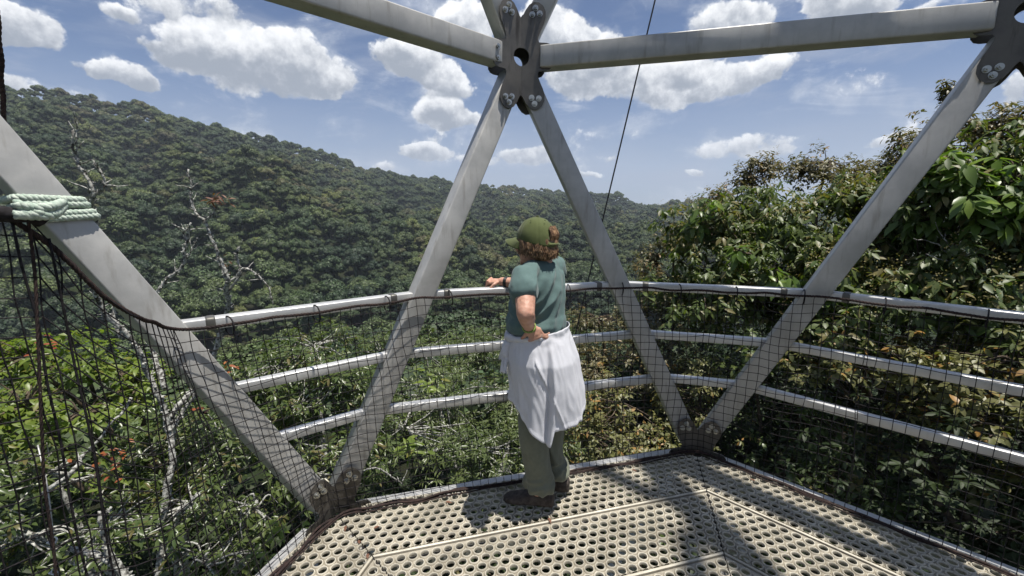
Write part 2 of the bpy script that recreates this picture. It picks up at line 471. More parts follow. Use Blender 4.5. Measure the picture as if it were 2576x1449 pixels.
def bolt_mesh():
    bm = bmesh.new()
    def cyl(r, z0, z1, n):
        vs0 = [bm.verts.new((r*math.cos(2*PI*i/n), r*math.sin(2*PI*i/n), z0)) for i in range(n)]
        vs1 = [bm.verts.new((r*math.cos(2*PI*i/n), r*math.sin(2*PI*i/n), z1)) for i in range(n)]
        for i in range(n): bm.faces.new((vs0[i], vs0[(i+1)%n], vs1[(i+1)%n], vs1[i]))
        bm.faces.new(vs1); bm.faces.new(vs0[::-1])
    cyl(.0175, 0, .0035, 14); cyl(.0125, .0035, .016, 6); cyl(.0062, .016, .022, 10)
    me = bpy.data.meshes.new('bolt'); bmesh.ops.recalc_face_normals(bm, faces=bm.faces); bm.to_mesh(me); bm.free(); me.materials.append(BOLT); return me
BM_ = bolt_mesh()
bolt_xy = [(.083,.262),(.108,.232),(.065,.228),(.160,.030),(.160,-.030),(.083,-.262),(.108,-.232),(.065,-.228)]
def gusset(c, inner, bolts=True, only_upper=False):
    rd = rad_dir(c); off = .072
    p = c - rd*off if inner else c + rd*off
    # local x = tangent, y(out) = radial, z = up ; fold opens towards the tower's middle
    tx = Vector((rd.y, -rd.x, 0)); 
    M = Matrix(((tx.x, rd.x, 0, p.x), (tx.y, rd.y, 0, p.y), (0, 0, 1, p.z), (0, 0, 0, 1)))
    o = bpy.data.objects.new('gusset_plate', PM); link(o); o.matrix_world = M
    o.parent = tower; o.matrix_parent_inverse = Matrix.Translation(tower.location).inverted()
    if bolts:
        for (bx, by) in bolt_xy:
            for s in (1, -1):
                if only_upper and by < 0.0: continue
                x = s*bx
                lp = Vector((x*math.cos(FOLD), -abs(x)*math.sin(FOLD) + (-.0052 if inner else .0052), by))
                nrm = Vector((-s*math.sin(FOLD)*0 , -1 if inner else 1, 0))
                nrm = Vector((s*math.sin(FOLD)*(-1), -math.cos(FOLD), 0)) if inner else Vector((s*math.sin(FOLD), math.cos(FOLD), 0))
                q = nrm.to_track_quat('Z', 'Y').to_matrix().to_4x4() @ Matrix.Rotation(random.random()*2, 4, 'Z')
                b = bpy.data.objects.new('bolt', BM_); link(b)
                b.parent = o
                b.matrix_local = Matrix.Translation(lp) @ q
    return o
for k in range(6):
    kk = k-1
    gusset(Tn(kk), True, kk in (-1, 0, 1, 2)); gusset(Tn(kk), False, False)
    gusset(An(kk, -.04), True, kk in (-1, 0, 1, 2), True)
    gusset(Un(kk), True, False); gusset(Un(kk), False, False)
    gusset(Ln(kk), True, False)

# ------------------------------------------------------------------ guard rails
rail = thing('guard_rail', 'three bright aluminium rails running round the deck behind the netting', 'railing', (CX, CY, 0))
RZ = (1.158, .826, .514)
def on_strut(k, j, z):
    a, t = An(k, 0), Tn(j); return a + (t-a)*(z/t.z)
PV = {}
for z in RZ:
    PV[z] = [on_strut(0,-1,z), on_strut(0,0,z), on_strut(1,0,z), on_strut(1,1,z), on_strut(2,1,z), on_strut(2,2,z), on_strut(3,2,z)]
    for i in range(len(PV[z])-1):
        a, b = PV[z][i], PV[z][i+1]; d = (b-a).normalized(); n = rad_dir((a+b)/2)
        top = z == RZ[0]
        c = .035 if not top else .045
        o = bar('top_rail' if top else 'lower_rail', a+d*c+n*.01, b-d*c+n*.01, n, .052 if top else .050, .062 if top else .048, RAILM, rail, .006)
        if top:
            for (p, s) in ((a, 1), (b, -1)):
                if (i == 1 and s == -1 and False): continue
                q = p + d*s*.16 + n*.01
                bar('rail_clamp', q-d*.022, q+d*.022, n, .060, .070, CLAMP, rail, .012)

# ------------------------------------------------------------------ deck: perforated planks in six sectors
deck = props(link(bpy.data.objects.new('deck_floor', None)), kind='structure')
deck.location = (CX, CY, 0)
DA = 2.045                         # apothem of the deck edge
BOUND = [2.062, 1.640, 1.215, .79, .365, .03]
SPC, ROW, HR = .0565, .0487, .0185
def cell(bm, cx, cy, hole):
    S = SPC/2/math.cos(PI/6)
    nseg = 12
    hexv = []
    for i in range(6):
        a = PI/6 + i*PI/3
        hexv.append((cx+S*math.cos(a), cy+S*math.sin(a)))
    if not hole:
        bm.faces.new([bm.verts.new((x, y, 0)) for x, y in hexv]); return
    outer = []
    for i in range(6):
        x, y = hexv[i]; x2, y2 = hexv[(i+1) % 6]
        outer.append(bm.verts.new((x, y, .0048))); outer.append(bm.verts.new(((x+x2)/2, (y+y2)/2, .0006)))
    rings = [outer]
    for (r, z) in ((.0270, -.0004), (.0254, .0048), (.0232, .0092), (.0210, .0090), (.0196, .0055), (.0190, -.006)):
        rg = []
        for i in range(12):
            a = PI/6 + i*PI/6
            rg.append(bm.verts.new((cx+r*math.cos(a), cy+r*math.sin(a), z)))
        rings.append(rg)
    for q in range(len(rings)-1):
        A_, B_ = rings[q], rings[q+1]
        for i in range(12):
            bm.faces.new((A_[i], A_[(i+1) % 12], B_[(i+1) % 12], B_[i]))
def plank_mesh(ya, yb, outer):
    """sector frame: +y is outward apothem; seams at +-30 deg"""
    bm = bmesh.new()
    w_ = yb*math.tan(PI/6)+.1
    edge = .019
    nrow = int((yb-ya-2*edge+.006)//ROW)
    y0 = (ya+yb)/2 - (nrow-1)*ROW/2
    if nrow > 0:
        for j in range(-1, nrow+1):
            y = y0 + j*ROW; sh = (j % 2)*SPC/2
            nx = int(w_/SPC)+1
            for i in range(-nx, nx+1):
                x = i*SPC+sh
                cell(bm, x, y, 0 <= j < nrow)
        bmesh.ops.remove_doubles(bm, verts=bm.verts, dist=.0008)
    ylo, yhi = (max(y0-ROW*.9, ya+.021) if nrow > 0 else (ya+yb)/2), (min(y0+(nrow-1)*ROW+ROW*.9, yb-.010) if nrow > 0 else (ya+yb)/2)
    def cut(co, no):
        g = list(bm.verts)+list(bm.edges)+list(bm.faces)
        bmesh.ops.bisect_plane(bm, geom=g, plane_co=co, plane_no=no, clear_outer=True)
    cut((0, ylo, 0), (0, -1, 0)); cut((0, yhi, 0), (0, 1, 0))
    # plain margins with a raised bead and a turned-down lip
    prof_lo = [(ylo, 0), (ya+.020, 0), (ya+.017, .004), (ya+.0125, .0068), (ya+.008, .0068), (ya+.004, .004), (ya+.002, -.02)]
    prof_hi = [(yhi, 0), (yb-.009, 0), (yb-.0035, -.001), (yb-.0015, -.005), (yb-.0015, -.03)]
    for pr in (prof_lo, prof_hi):
        for (a, za), (b, zb) in zip(pr, pr[1:]):
            vs = [bm.verts.new(v) for v in ((-w_, a, za), (w_, a, za), (w_, b, zb), (-w_, b, zb))]
            bm.faces.new(vs)
    g = R(30); gap = .0025
    cut((-gap, 0, 0), (-math.cos(g), -math.sin(g)*-1*-1, 0)) if False else None
    # right seam: line x = y*tan30 ; outward normal (cos30, -sin30)
    nr = Vector((math.cos(g), -math.sin(g), 0)); nl = Vector((-math.cos(g), -math.sin(g), 0))
    cut(nr*-gap, nr); cut(nl*-gap, nl)
    if outer:
        # corners trimmed round the gusset plates
        cr = Vector((math.sin(g), math.cos(g), 0)); cl = Vector((-math.sin(g), math.cos(g), 0))
        cut(cr*2.275, cr); cut(cl*2.275, cl)
    me = bpy.data.meshes.new('deck_plank'); bmesh.ops.recalc_face_normals(bm, faces=bm.faces)
    bm.to_mesh(me); bm.free(); me.materials.append(DECK)
    # face normals up
    for p in me.polygons: p.use_smooth = True
    me.set_sharp_from_angle(angle=R(50))
    return me
for bi in range(5):
    pm = plank_mesh(BOUND[bi+1], BOUND[bi], bi == 0)
    for k in range(6):
        o = bpy.data.objects.new('deck_plank', pm); link(o); o.parent = deck
        m = PHI+(k-.5)*PI/3       # azimuth measured from +y clockwise
        o.rotation_euler = (0, 0, -m)
        o.location = (0, 0, random.uniform(-.0012, .0012))
# support joists below the deck
for k in range(6):
    a = An(k, -.085); c = CEN + Vector((0,0,-.085)); d = (a-c).normalized()
    bar('deck_joist', c+d*.12, a-d*.2, Vector((0,0,1)), .05, .08, ALU, deck, .004)
for k in range(6):
    m = PHI+(k+.5)*PI/3; n = Vector((math.sin(m), math.cos(m), 0)); t = Vector((n.y, -n.x, 0))
    for ap in (1.64, .79):
        hw = ap*math.tan(PI/6)-.05
        bar('deck_joist', CEN+n*ap-t*hw+Vector((0,0,-.06)), CEN+n*ap+t*hw+Vector((0,0,-.06)), Vector((0,0,1)), .04, .05, ALU, deck, .004)
# dark stain line and grit along the seam nearest the camera is real: a strip of rubber packing
for k in (0, 1):
    a = An(k, -.006); c = CEN.copy(); c.z = -.006; d = (a-c).normalized()
    pts = wobble([c+d*t for t in np.linspace(.1, 2.26, 40)], .004, k+3, 6)
    ac = Acc(); ac.tube(pts, .0045, 6); ac.build('seam_packing', NETM, deck)

# ------------------------------------------------------------------ safety net
net = thing('safety_net', 'black square-mesh safety net hung inside the rails, dipping on the left', 'net', (CX, CY, 0))
def deck_edge(k, t, z=.012, inset=.03):
    a, b = An(k, z), An(k+1, z); n = rad_dir((a+b)/2)
    s = (DA-inset)/(R0*math.cos(PI/6))
    a = CEN+(a-CEN)*s; b = CEN+(b-CEN)*s; a.z = b.z = z
    return a+(b-a)*t
INS = .082
def inset(p, n=None): n = n or rad_dir(p); return p - n*INS
# wall plane of the left bay (nodes 5/-1 to 0)
nl_ = rad_dir((An(-1, 0)+An(0, 0))/2)
pl_pt = deck_edge(-1, .5)
def on_left(px, py):
    d = ray(px, py); t = (pl_pt-EYE).dot(nl_)/d.dot(nl_); return EYE+d*t
dip = [on_left(*q) for q in ((-330,470),(-120,525),(0,542),(60,545),(95,565),(150,640),(215,706),(300,772),(345,796))]
z0 = RZ[0]
tops = [inset(p)+Vector((0,0,.008)) for p in PV[z0][:7]]
sa_ = Acc(); rope_pts_all = []
def net_bay(top_pts, bot_pts, rows, seed):
    """top/bottom arrays of matching column points"""
    top = np.array(top_pts); bot = np.array(bot_pts); n = len(top)
    vs = np.linspace(0, 1, rows+1)
    G = bot[:, None, :]*(1-vs)[None, :, None] + top[:, None, :]*vs[None, :, None]
    for i in range(n):
        for j in range(rows+1):
            p = Vector(G[i, j]); 
            v = mnoise.noise_vector(p*2.2+Vector((seed*5, 0, 0)))*.022 + mnoise.noise_vector(p*9)*.007
            f = min(1, j/2)*min(1, (rows-j)/1.5+.15)
            v = v*f
            r_ = rad_dir(p); 
            out_ = v.dot(r_)
            if out_ > 0: v = v - r_*(out_*.6)
            G[i, j] += np.array(v)
    return G
def net_mesh(G, r, name):
    n, m, _ = G.shape; A = Acc()
    for i in range(n):
        pts = G[i]; A.tube(smooth_path(pts, 2), r, 3, False)
    for j in range(m-1 if False else m):
        A.tube(G[:, j], r, 3, False)
    o = A.build(name, NETM, net, True); o['kind'] = 'stuff'; return o
# bay 0: dipping left part. columns along the wall plane
dipP = smooth_path(dip + [tops[0]], 6)
ta = An(-1, 0); tdir = (An(0, 0)-An(-1, 0)).normalized()
sv = [(Vector(p)-ta).dot(tdir) for p in dipP]
cols_t, cols_b = [], []
s_end = sv[-1]
ns = int((s_end-sv[0])/.043)
ea = deck_edge(-1, 0); eb = deck_edge(-1, 1)
for i in range(ns+1):
    s = sv[0] + (s_end-sv[0])*i/ns
    z = np.interp(s, sv, [p[2] for p in dipP]); q = np.array([np.interp(s, sv, [p[c] for p in dipP]) for c in range(3)])
    cols_t.append(q)
    be = Vector(q); dd = (be-ea).dot(tdir); bp = ea+tdir*dd; bp.z = .012
    # lower left part bellies outward below the rail line
    cols_b.append(np.array(bp))
G0 = net_bay(cols_t, cols_b, 31, 1)
net_mesh(G0, .0022, 'net_mesh')
rope_pts_all.append(np.array(cols_t))
def lin(a, b, n): return [np.array(a+(b-a)*t) for t in np.linspace(0, 1, n)]
bays = []
# remaining bays: rail vertices 0..6 ; bottom: deck corners between
s0 = (Vector(cols_b[-1])-ea).dot(tdir)/(eb-ea).length
bot_seq = [(tops[0], deck_edge(-1, s0)), (None, deck_edge(-1, .985)), (tops[1], deck_edge(0, .27)), (tops[2], deck_edge(0, .76)), (None, deck_edge(0, .985)), (None, deck_edge(1, .02)), (tops[3], deck_edge(1, .25)), (tops[4], deck_edge(1, .75)), (None, deck_edge(1, .985)), (tops[5], deck_edge(2, .3)), (tops[6], deck_edge(2, .8))]
# fill missing tops by bottom arc position
def fill(seq):
    L = [0]
    for i in range(1, len(seq)): L.append(L[-1]+(seq[i][1]-seq[i-1][1]).length)
    idx = [i for i, s in enumerate(seq) if s[0] is not None]
    o = []
    for i, s in enumerate(seq):
        if s[0] is not None: o.append(s); continue
        a = max(j for j in idx if j < i); b = min(j for j in idx if j > i)
        f = (L[i]-L[a])/(L[b]-L[a]); o.append((seq[a][0]+(seq[b][0]-seq[a][0])*f, s[1]))
    return o
seq = fill(bot_seq)
ct, cb = [], []
for i in range(len(seq)-1):
    n = max(2, int(round((seq[i+1][0]-seq[i][0]).length/.052)))
    a = lin(seq[i][0], seq[i+1][0], n+1); b = lin(seq[i][1], seq[i+1][1], n+1)
    ct += a[:-1]; cb += b[:-1]
ct.append(np.array(seq[-1][0])); cb.append(np.array(seq[-1][1]))
ct = np.array(ct)
# top rope sags a little between ties
for i in range(len(ct)): ct[i, 2] -= .010*abs(math.sin(i*PI/7.0))
for (a, b, sd_) in ((0, 42, 2), (41, 74, 3), (73, len(ct), 4)):
    G = net_bay(ct[a:b], cb[a:b], 23, sd_); net_mesh(G, .0020, 'net_mesh')
# head rope and foot ropes
def twisted(pts, r, parent, name, m, strands=3, pitch=.05, nseg=6, k=.62):
    pts = np.asarray(pts, float); L = np.concatenate([[0], np.cumsum(np.linalg.norm(np.diff(pts, axis=0), axis=1))])
    n = max(8, int(L[-1]/(pitch/7))); s = np.linspace(0, L[-1], n)
    P_ = np.stack([np.interp(s, L, pts[:, c]) for c in range(3)], 1)
    t = np.gradient(P_, axis=0); t /= np.linalg.norm(t, axis=1)[:, None]
    u = np.array((0,0,1.)) if abs(t[0][2]) < .9 else np.array((1.,0,0)); A = Acc()
    U = np.zeros_like(P_)
    for i in range(n):
        u = u - t[i]*(t[i]@u); u /= np.linalg.norm(u); U[i] = u
    Wv = np.cross(t, U)
    for q in range(strands):
        a = s/pitch*2*PI+q*2*PI/strands
        C = P_ + (r*.5)*(np.cos(a)[:, None]*U+np.sin(a)[:, None]*Wv)
        A.tube(C, r*k, nseg, True)
    return A.build(name, m, parent)
hr_pts = np.vstack([rope_pts_all[0][:-1], ct])
twisted(wobble(smooth_path(hr_pts[::2], 3), .004, 5, 8), .0068, net, 'head_rope', ROPEB, 3, .045)
up_ = np.array([0,0,.004])
for q in range(3):
    pb = np.array(cols_b[:-1]+[np.array(x) for x in cb])
    rad = np.array([np.array(rad_dir(Vector(p))) for p in pb])
    pb = pb - rad*(.006+.014*q) + np.array([0,0,.008+.004*(q == 1)])
    ac = Acc(); ac.tube(wobble(smooth_path(pb[::3], 4), .02, q+11, 5), .007 if q < 2 else .004, 6); ac.build('foot_rope', ROPEB, net)
# seam rope hanging down the net on the left, and the thick rolled top
seam_top = on_left(62, 548); seam_bot = seam_top-(An(0,0)-An(-1,0)).normalized()*.16; seam_bot.z = .02
pts = wobble([seam_top+(seam_bot-seam_top)*t - nl_*.008 for t in np.linspace(0, 1, 40)], .015, 21, 3)
twisted(pts, .0036, net, 'seam_rope', ROPEB, 3, .06)
for dx in (28, 118):
    a = on_left(dx, 545 if dx < 90 else 596); b = Vector((a.x, a.y, .02))
    ac = Acc(); ac.tube(wobble([a+(b-a)*t-nl_*.004 for t in np.linspace(0, 1, 30)], .01, dx, 4), .0032, 5); ac.build('net_lacing', NETM, net)
pts = [on_left(x, y)-nl_*.012 for x, y in ((-330,470),(-120,522),(0,538),(40,540),(75,540),(100,556))]
ac = Acc(); ac.tube(wobble(smooth_path(pts, 8), .006, 3, 14), .020, 9); ac.build('rolled_edge', NETM, net)
# ties holding head rope to the top rail
for i in range(4, len(ct)-1, 7):
    p = Vector(ct[i]); rd = rad_dir(p); c = p+rd*.04+Vector((0,0,-.012))
    a = np.linspace(0, 2*PI, 15); loop = [c+rd*(.053*math.cos(t))+Vector((0,0,.043*math.sin(t))) for t in a]
    ac = Acc(); ac.tube(loop, .0035, 5, False); ac.build('net_tie', NETM, net)

# hanging rope at the far left edge
hang = thing('hanging_rope', 'dark frayed rope hanging past the near strut at the left edge', 'rope', tuple(aty(10, 160, 1.25)))
pts = smooth_path([aty(-105, -700, 1.5), aty(-45, -300, 1.52), aty(-1, 100, 1.54), aty(5, 240, 1.56), aty(34, 470, 1.58), aty(50, 545, 1.52)], 8)
twisted(wobble(pts, .006, 4, 12), .0068, hang, 'rope_strand', ROPEB, 3, .05)

# green rope lashed round the left strut
a, t_ = An(0), Tn(-1); dS = (t_-a).normalized()
cS = a+(t_-a)*.628
knot = thing('green_rope', 'pale green twisted rope lashed round the sloping strut at the left', 'rope', tuple(cS))
Yn = rad_dir(cS); Yn = (Yn-dS*Yn.dot(dS)).normalized(); Xn = Yn.cross(dS)
# loops lie nearly level across the leaning strut
def loop(off, tilt, r=.0105, g=0.014, ph=0):
    hw, hd = TW/2+g, TW*.95/2+g
    pts = []
    corners = [(-hw,-hd),(hw,-hd),(hw,hd),(-hw,hd)]
    n = 64
    for i in range(n+1):
        th = 2*PI*i/n
        c_, s_ = math.cos(th), math.sin(th); e = .22
        x = hw*math.copysign(abs(c_)**e, c_) if abs(c_) > 1e-6 else 0
        y = hd*math.copysign(abs(s_)**e, s_) if abs(s_) > 1e-6 else 0
        zz = off + tilt*x + ph*y
        pts.append(cS + Xn*x + Yn*y + dS*zz)
    return pts
# which side of x is image right?
for (off, tl, ph) in ((.030,-.52,.1),(.006,-.50,.05),(-.026,-.42,.1),(-.050,-.40,.0)):
    twisted(loop(off, tl, ph=ph), .0125, knot, 'rope_turn', ROPEG, 3, .042, 7)
ks = cS + Xn*-.085 - Yn*.03
pl = [loop(-.01, .6)[40], on_left(60, 520)-nl_*.02, on_left(30, 525)-nl_*.02]
for (q0, q1, dz) in ((118, 520, .0), (122, 540, .008), (100, 535, .014)):
    p = smooth_path([cS - Yn*(TW/2+.012) + (on_left(q0+30, q1-5)-cS)*.55 , on_left(q0-10, q1)-nl_*.03, on_left(55, q1+2)-nl_*.035, on_left(15, q1-8+dz*900)-nl_*.03], 6)
    twisted(p, .0115, knot, 'rope_tail', ROPEG, 3, .04, 7)

# guy cable beyond the rail
cab = thing('guy_cable', 'thin black steel cable slanting down behind the railing beyond the person', 'cable', tuple(aty(1480,700,3.4)))
p1, p2 = aty(1648, 0, 3.3), aty(1450, 830, 3.3); dd = p2-p1
ac = Acc(); ac.tube([p1-dd*1.0, p1, p1+dd*.5, p2, p2+dd*3.], .0055, 6); ac.build('cable_strand', CABLE, cab)

# ------------------------------------------------------------------ land
RIDGE = [(-900,120),(-500,170),(-200,205),(20,230),(130,240),(270,275),(430,302),(570,337),(740,377),(800,394),(900,427),(1050,462),(1200,478),(1400,488),(1560,512),(1740,527),(1900,530),(2576,520),(3200,500)]
RA = [azel(x, y) for x, y in RIDGE]
ra_az = np.array([a for a, e in RA]); ra_el = np.array([e for a, e in RA])
def ridge_r(az): return np.interp(az, [-1.2, -.85, -.4, 0., .4, 1.0], [760, 800, 900, 1150, 1500, 1500])
def fbm2(x, y, oct=4, seed=0.):
    v = 0.; a = 1.
    for o in range(oct):
        v += a*mnoise.noise(Vector((x, y, seed+o*3.7))); x *= 2.03; y *= 2.03; a *= .5
    return v
TOPS = 9.0            # crowns lift the skyline this much above the ground
def ground(az, r):
    rr = float(ridge_r(az)); e = float(np.interp(az, ra_az, ra_el))
    zr = CH + rr*math.tan(e) - 17.5
    x, y = r*math.sin(az), r*math.cos(az)
    z0 = -31 - 16*max(0, min(1, (r-30)/80.))
    zv = -70.
    if r < 200:
        t = max(0, min(1, (r-60)/140.)); t = t*t*(3-2*t); return z0*(1-t)+zv*t + 1.5*fbm2(x*.03, y*.03, 2)
    s = (r-200)/(rr-200)
    if s <= 1:
        z = zv+(zr-zv)*(s**.92)
        n = fbm2(x*.0042+2, y*.0042, 4, 1.)*40 * math.sin(min(1, s)*PI)**.8
        g = abs(mnoise.noise(Vector((az*9+r*.0016, r*.0011, 4.))))*48*math.sin(min(1,s)*PI)**.7
        return z+n-g+10
    return zr-(r-rr)*.28
def sheet(name, az0, az1, na, rs, m):
    V = []; 
    for i in range(na+1):
        az = az0+(az1-az0)*i/na
        for r in rs: V.append((r*math.sin(az), r*math.cos(az), ground(az, r)))
    nr = len(rs); i = np.arange(na)[:, None]*nr; j = np.arange(nr-1)[None, :]
    Q = np.stack([i+j, i+nr+j, i+nr+j+1, i+j+1], -1).reshape(-1, 4)
    o = mesh_np(name, V, Q, None, m, True); o['kind'] = 'structure'; return o
SOIL = mat('forest_soil', (.022,.036,.014), .95, 0, .3, .05, 0, 60, .1, (.02,.022,.012))
rs = [0.5, 8, 15, 25, 40, 60, 80, 110, 140, 170, 200]+list(np.linspace(215, 1700, 90))+[1900, 2300, 3000, 4500]
sheet('forest_ground', -PI, PI, 240, rs, SOIL)

# ---- crowns that make up the far forest
def forest_mat():
    m = bpy.data.materials.new('far_canopy'); m.use_nodes = True; t = NT(m.node_tree); b = m.node_tree.nodes['Principled BSDF']
    oi = t.n('ShaderNodeObjectInfo'); r = oi.outputs['Random']
    at = t.n('ShaderNodeAttribute', attribute_name='leafrand').outputs['Fac']
    rp = t.n('ShaderNodeValToRGB'); cr = rp.color_ramp; cr.interpolation = 'LINEAR'
    stops = [(0,(.030,.052,.026)),(.2,(.045,.072,.032)),(.4,(.075,.100,.040)),(.55,(.040,.062,.034)),(.72,(.10,.125,.045)),(.84,(.085,.078,.045)),(.93,(.13,.155,.05)),(1,(.115,.078,.045))]
    while len(cr.elements) < len(stops): cr.elements.new(.5)
    for e, (p, c) in zip(cr.elements, stops): e.position = p; e.color = c+(1,)
    loc = t.n('ShaderNodeNewGeometry').outputs['Position']
    big = t.noise(t.vmath('MULTIPLY', loc, (.006,.006,.012)), 1, 3, .5)
    t.link(t.math('ADD', t.math('MULTIPLY', r, .62), t.math('MULTIPLY', t.ss(big, .34, .66), .38)), rp.inputs[0])
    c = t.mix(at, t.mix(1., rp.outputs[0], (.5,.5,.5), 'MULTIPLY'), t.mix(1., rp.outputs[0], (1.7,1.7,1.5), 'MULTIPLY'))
    tone = t.noise(t.vmath('MULTIPLY', loc, (.011,.011,.02)), 1, 4, .6)
    c = t.mix(t.ss(tone, .36, .64), t.mix(1., c, (.66,.74,.84), 'MULTIPLY'), t.mix(1., c, (1.28,1.24,1.0), 'MULTIPLY'))
    t.link(c, b.inputs['Base Color']); b.inputs['Roughness'].default_value = .6; b.inputs['Specular IOR Level'].default_value = .35
    return m
FAR = forest_mat()
def unit_vecs(n, rng): v = rng.normal(size=(n, 3)); return v/np.linalg.norm(v, axis=1)[:, None]
def crown_mesh(name, seed, nlobe, nq, qs, flat=.55):
    """crown about 1 m in radius, its top at z=~flat"""
    rng = np.random.default_rng(seed); V = []; Q = []; T = []; at = []; n = 0
    lob = []
    for i in range(nlobe):
        a = i*2.4+rng.uniform(-.5,.5); rr = math.sqrt((i+.3)/nlobe)*.72
        lob.append((np.array((math.cos(a)*rr, math.sin(a)*rr, flat*(1-rr*rr*1.1)-.25+rng.uniform(-.08,.10))), rng.uniform(.24,.40)))
    per = nq//nlobe
    bm = bmesh.new(); bmesh.ops.create_icosphere(bm, subdivisions=2, radius=1)
    iv = np.array([v.co[:] for v in bm.verts]); it = np.array([[v.index for v in f.verts] for f in bm.faces]); bm.free()
    for c, r in lob:
        rn = np.array([1+.28*mnoise.noise(Vector(v)*2.2+Vector(c)*9) for v in iv])[:, None]
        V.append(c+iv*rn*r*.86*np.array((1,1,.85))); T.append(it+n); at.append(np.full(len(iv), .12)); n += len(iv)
        d = unit_vecs(per, rng); d[:, 2] = np.abs(d[:, 2])*1.0-.28*rng.random(per); d /= np.linalg.norm(d, axis=1)[:, None]
        p = c+d*r*np.array((1,1,.9))*rng.uniform(.82,1.13,(per,1))
        nn = d+rng.normal(size=(per,3))*.55; nn /= np.linalg.norm(nn, axis=1)[:, None]
        u = np.cross(nn, unit_vecs(per, rng)); u /= np.linalg.norm(u, axis=1)[:, None]; w_ = np.cross(nn, u)
        s = qs*rng.uniform(.55,1.4,(per,1))
        q = np.stack([p-u*s, p-w_*s*.7, p+u*s, p+w_*s*.7], 1).reshape(-1, 3)
        V.append(q); Q.append(np.arange(per*4).reshape(-1,4)+n); at.append(np.repeat(rng.random(per)*.9+.1, 4)); n += per*4
    if seed % 2 == 0:        # a pale stem shows on some trees
        v_, q_, t_ = tube_arrays(np.array([(0,0,-2.2),(.03,.02,-1.2),(0,0,0)]), [.05,.045,.04], 6)
        V.append(v_); Q.append(q_+n); T.append(t_+n); at.append(np.full(len(v_), 1.6)); n += len(v_)
    me = mesh_np(name, np.vstack(V), np.vstack(Q), np.vstack(T), FAR, False, np.concatenate(at), link_it=False)
    return me
def hidden_collection(name, meshes):
    c = bpy.data.collections.new(name)
    for m in meshes: c.objects.link(bpy.data.objects.new(m.name, m))
    return c
def scatter(name, label, cat, pts, scl, rot, coll, zs=None):
    V = np.array(pts, np.float32); me = bpy.data.meshes.new(name); me.vertices.add(len(V)); me.vertices.foreach_set('co', V.ravel())
    for nm, val in (('sc', scl), ('rz', rot)):
        a = me.attributes.new(nm, 'FLOAT', 'POINT'); a.data.foreach_set('value', np.asarray(val, np.float32))
    o = link(bpy.data.objects.new(name, me)); props(o, label, cat, None, 'stuff')
    g = bpy.data.node_groups.new(name+'_spread', 'GeometryNodeTree')
    g.interface.new_socket('Geometry', in_out='INPUT', socket_type='NodeSocketGeometry'); g.interface.new_socket('Geometry', in_out='OUTPUT', socket_type='NodeSocketGeometry')
    gi = g.nodes.new('NodeGroupInput'); go = g.nodes.new('NodeGroupOutput')
    ip = g.nodes.new('GeometryNodeInstanceOnPoints'); ci = g.nodes.new('GeometryNodeCollectionInfo')
    ci.inputs['Collection'].default_value = coll; ci.inputs['Separate Children'].default_value = True; ci.inputs['Reset Children'].default_value = True
    mp = g.nodes.new('GeometryNodeMeshToPoints'); g.links.new(gi.outputs[0], mp.inputs[0]); g.links.new(mp.outputs[0], ip.inputs['Points'])
    g.links.new(ci.outputs[0], ip.inputs['Instance']); ip.inputs['Pick Instance'].default_value = True
    na = g.nodes.new('GeometryNodeInputNamedAttribute'); na.data_type = 'FLOAT'; na.inputs[0].default_value = 'sc'
    nb = g.nodes.new('GeometryNodeInputNamedAttribute'); nb.data_type = 'FLOAT'; nb.inputs[0].default_value = 'rz'
    cx = g.nodes.new('ShaderNodeCombineXYZ'); g.links.new(nb.outputs[0], cx.inputs[2])
    g.links.new(cx.outputs[0], ip.inputs['Rotation']); g.links.new(na.outputs[0], ip.inputs['Scale'])
    g.links.new(ip.outputs[0], go.inputs[0])
    md = o.modifiers.new('spread', 'NODES'); md.node_group = g
    return o
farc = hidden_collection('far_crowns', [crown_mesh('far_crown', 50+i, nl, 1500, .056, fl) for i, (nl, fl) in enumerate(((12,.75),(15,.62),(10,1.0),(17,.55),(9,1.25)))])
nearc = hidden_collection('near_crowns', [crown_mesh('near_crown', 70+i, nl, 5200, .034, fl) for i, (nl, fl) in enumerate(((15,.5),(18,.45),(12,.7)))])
pts, scl, rot = [], [], []
r = 150.
while r < 1640:
    sp = 6.0 + r*.0030
    n = int(2.3*r/sp)
    for i in range(n):
        az = -1.2+2.3*(i+random.uniform(-.45,.45))/n
        rr = r+random.uniform(-1,1)*sp*.9
        if rr > ridge_r(az)+30 or az > .62: continue
        near_top = rr > ridge_r(az)-25
        s = random.choice((2.3,2.7,3.2,3.6,4.0,4.6,5.6,7.4))*random.uniform(.85,1.2)*(1+r*.0002)
        if near_top: s = min(s, 3.4)
        z = ground(az, rr)
        e_h = random.uniform(7, 15) + (4 if s > 6. else 0)
        if near_top: e_h = random.uniform(9, 13)
        pts.append((rr*math.sin(az), rr*math.cos(az), z+e_h)); scl.append(s); rot.append(random.uniform(0, 6.28))
    r += sp*.86
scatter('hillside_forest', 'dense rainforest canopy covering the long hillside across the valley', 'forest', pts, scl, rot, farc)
pts, scl, rot = [], [], []
r = 24.
while r < 150:
    sp = 6.2+r*.02; n = int(2.6*r/sp)
    for i in range(n):
        az = -1.3+2.6*(i+random.uniform(-.4,.4))/n; rr = r+random.uniform(-.4,.4)*sp
        top = CH - rr*.285 - 1.0 if rr < 90 else None
        z = ground(az, rr)
        hgt = (top if top is not None else z+17) + random.uniform(-1.8, 1.2)
        if rr >= 60: 
            t = min(1, (rr-60)/60.); hgt = (CH-rr*.285-1.)*(1-t)+(z+15)*t+random.uniform(-2,1.5)
        pts.append((rr*math.sin(az), rr*math.cos(az), hgt-2)); scl.append(random.uniform(3.2, 5.2)); rot.append(random.uniform(0, 6.28))
    r += sp*.8
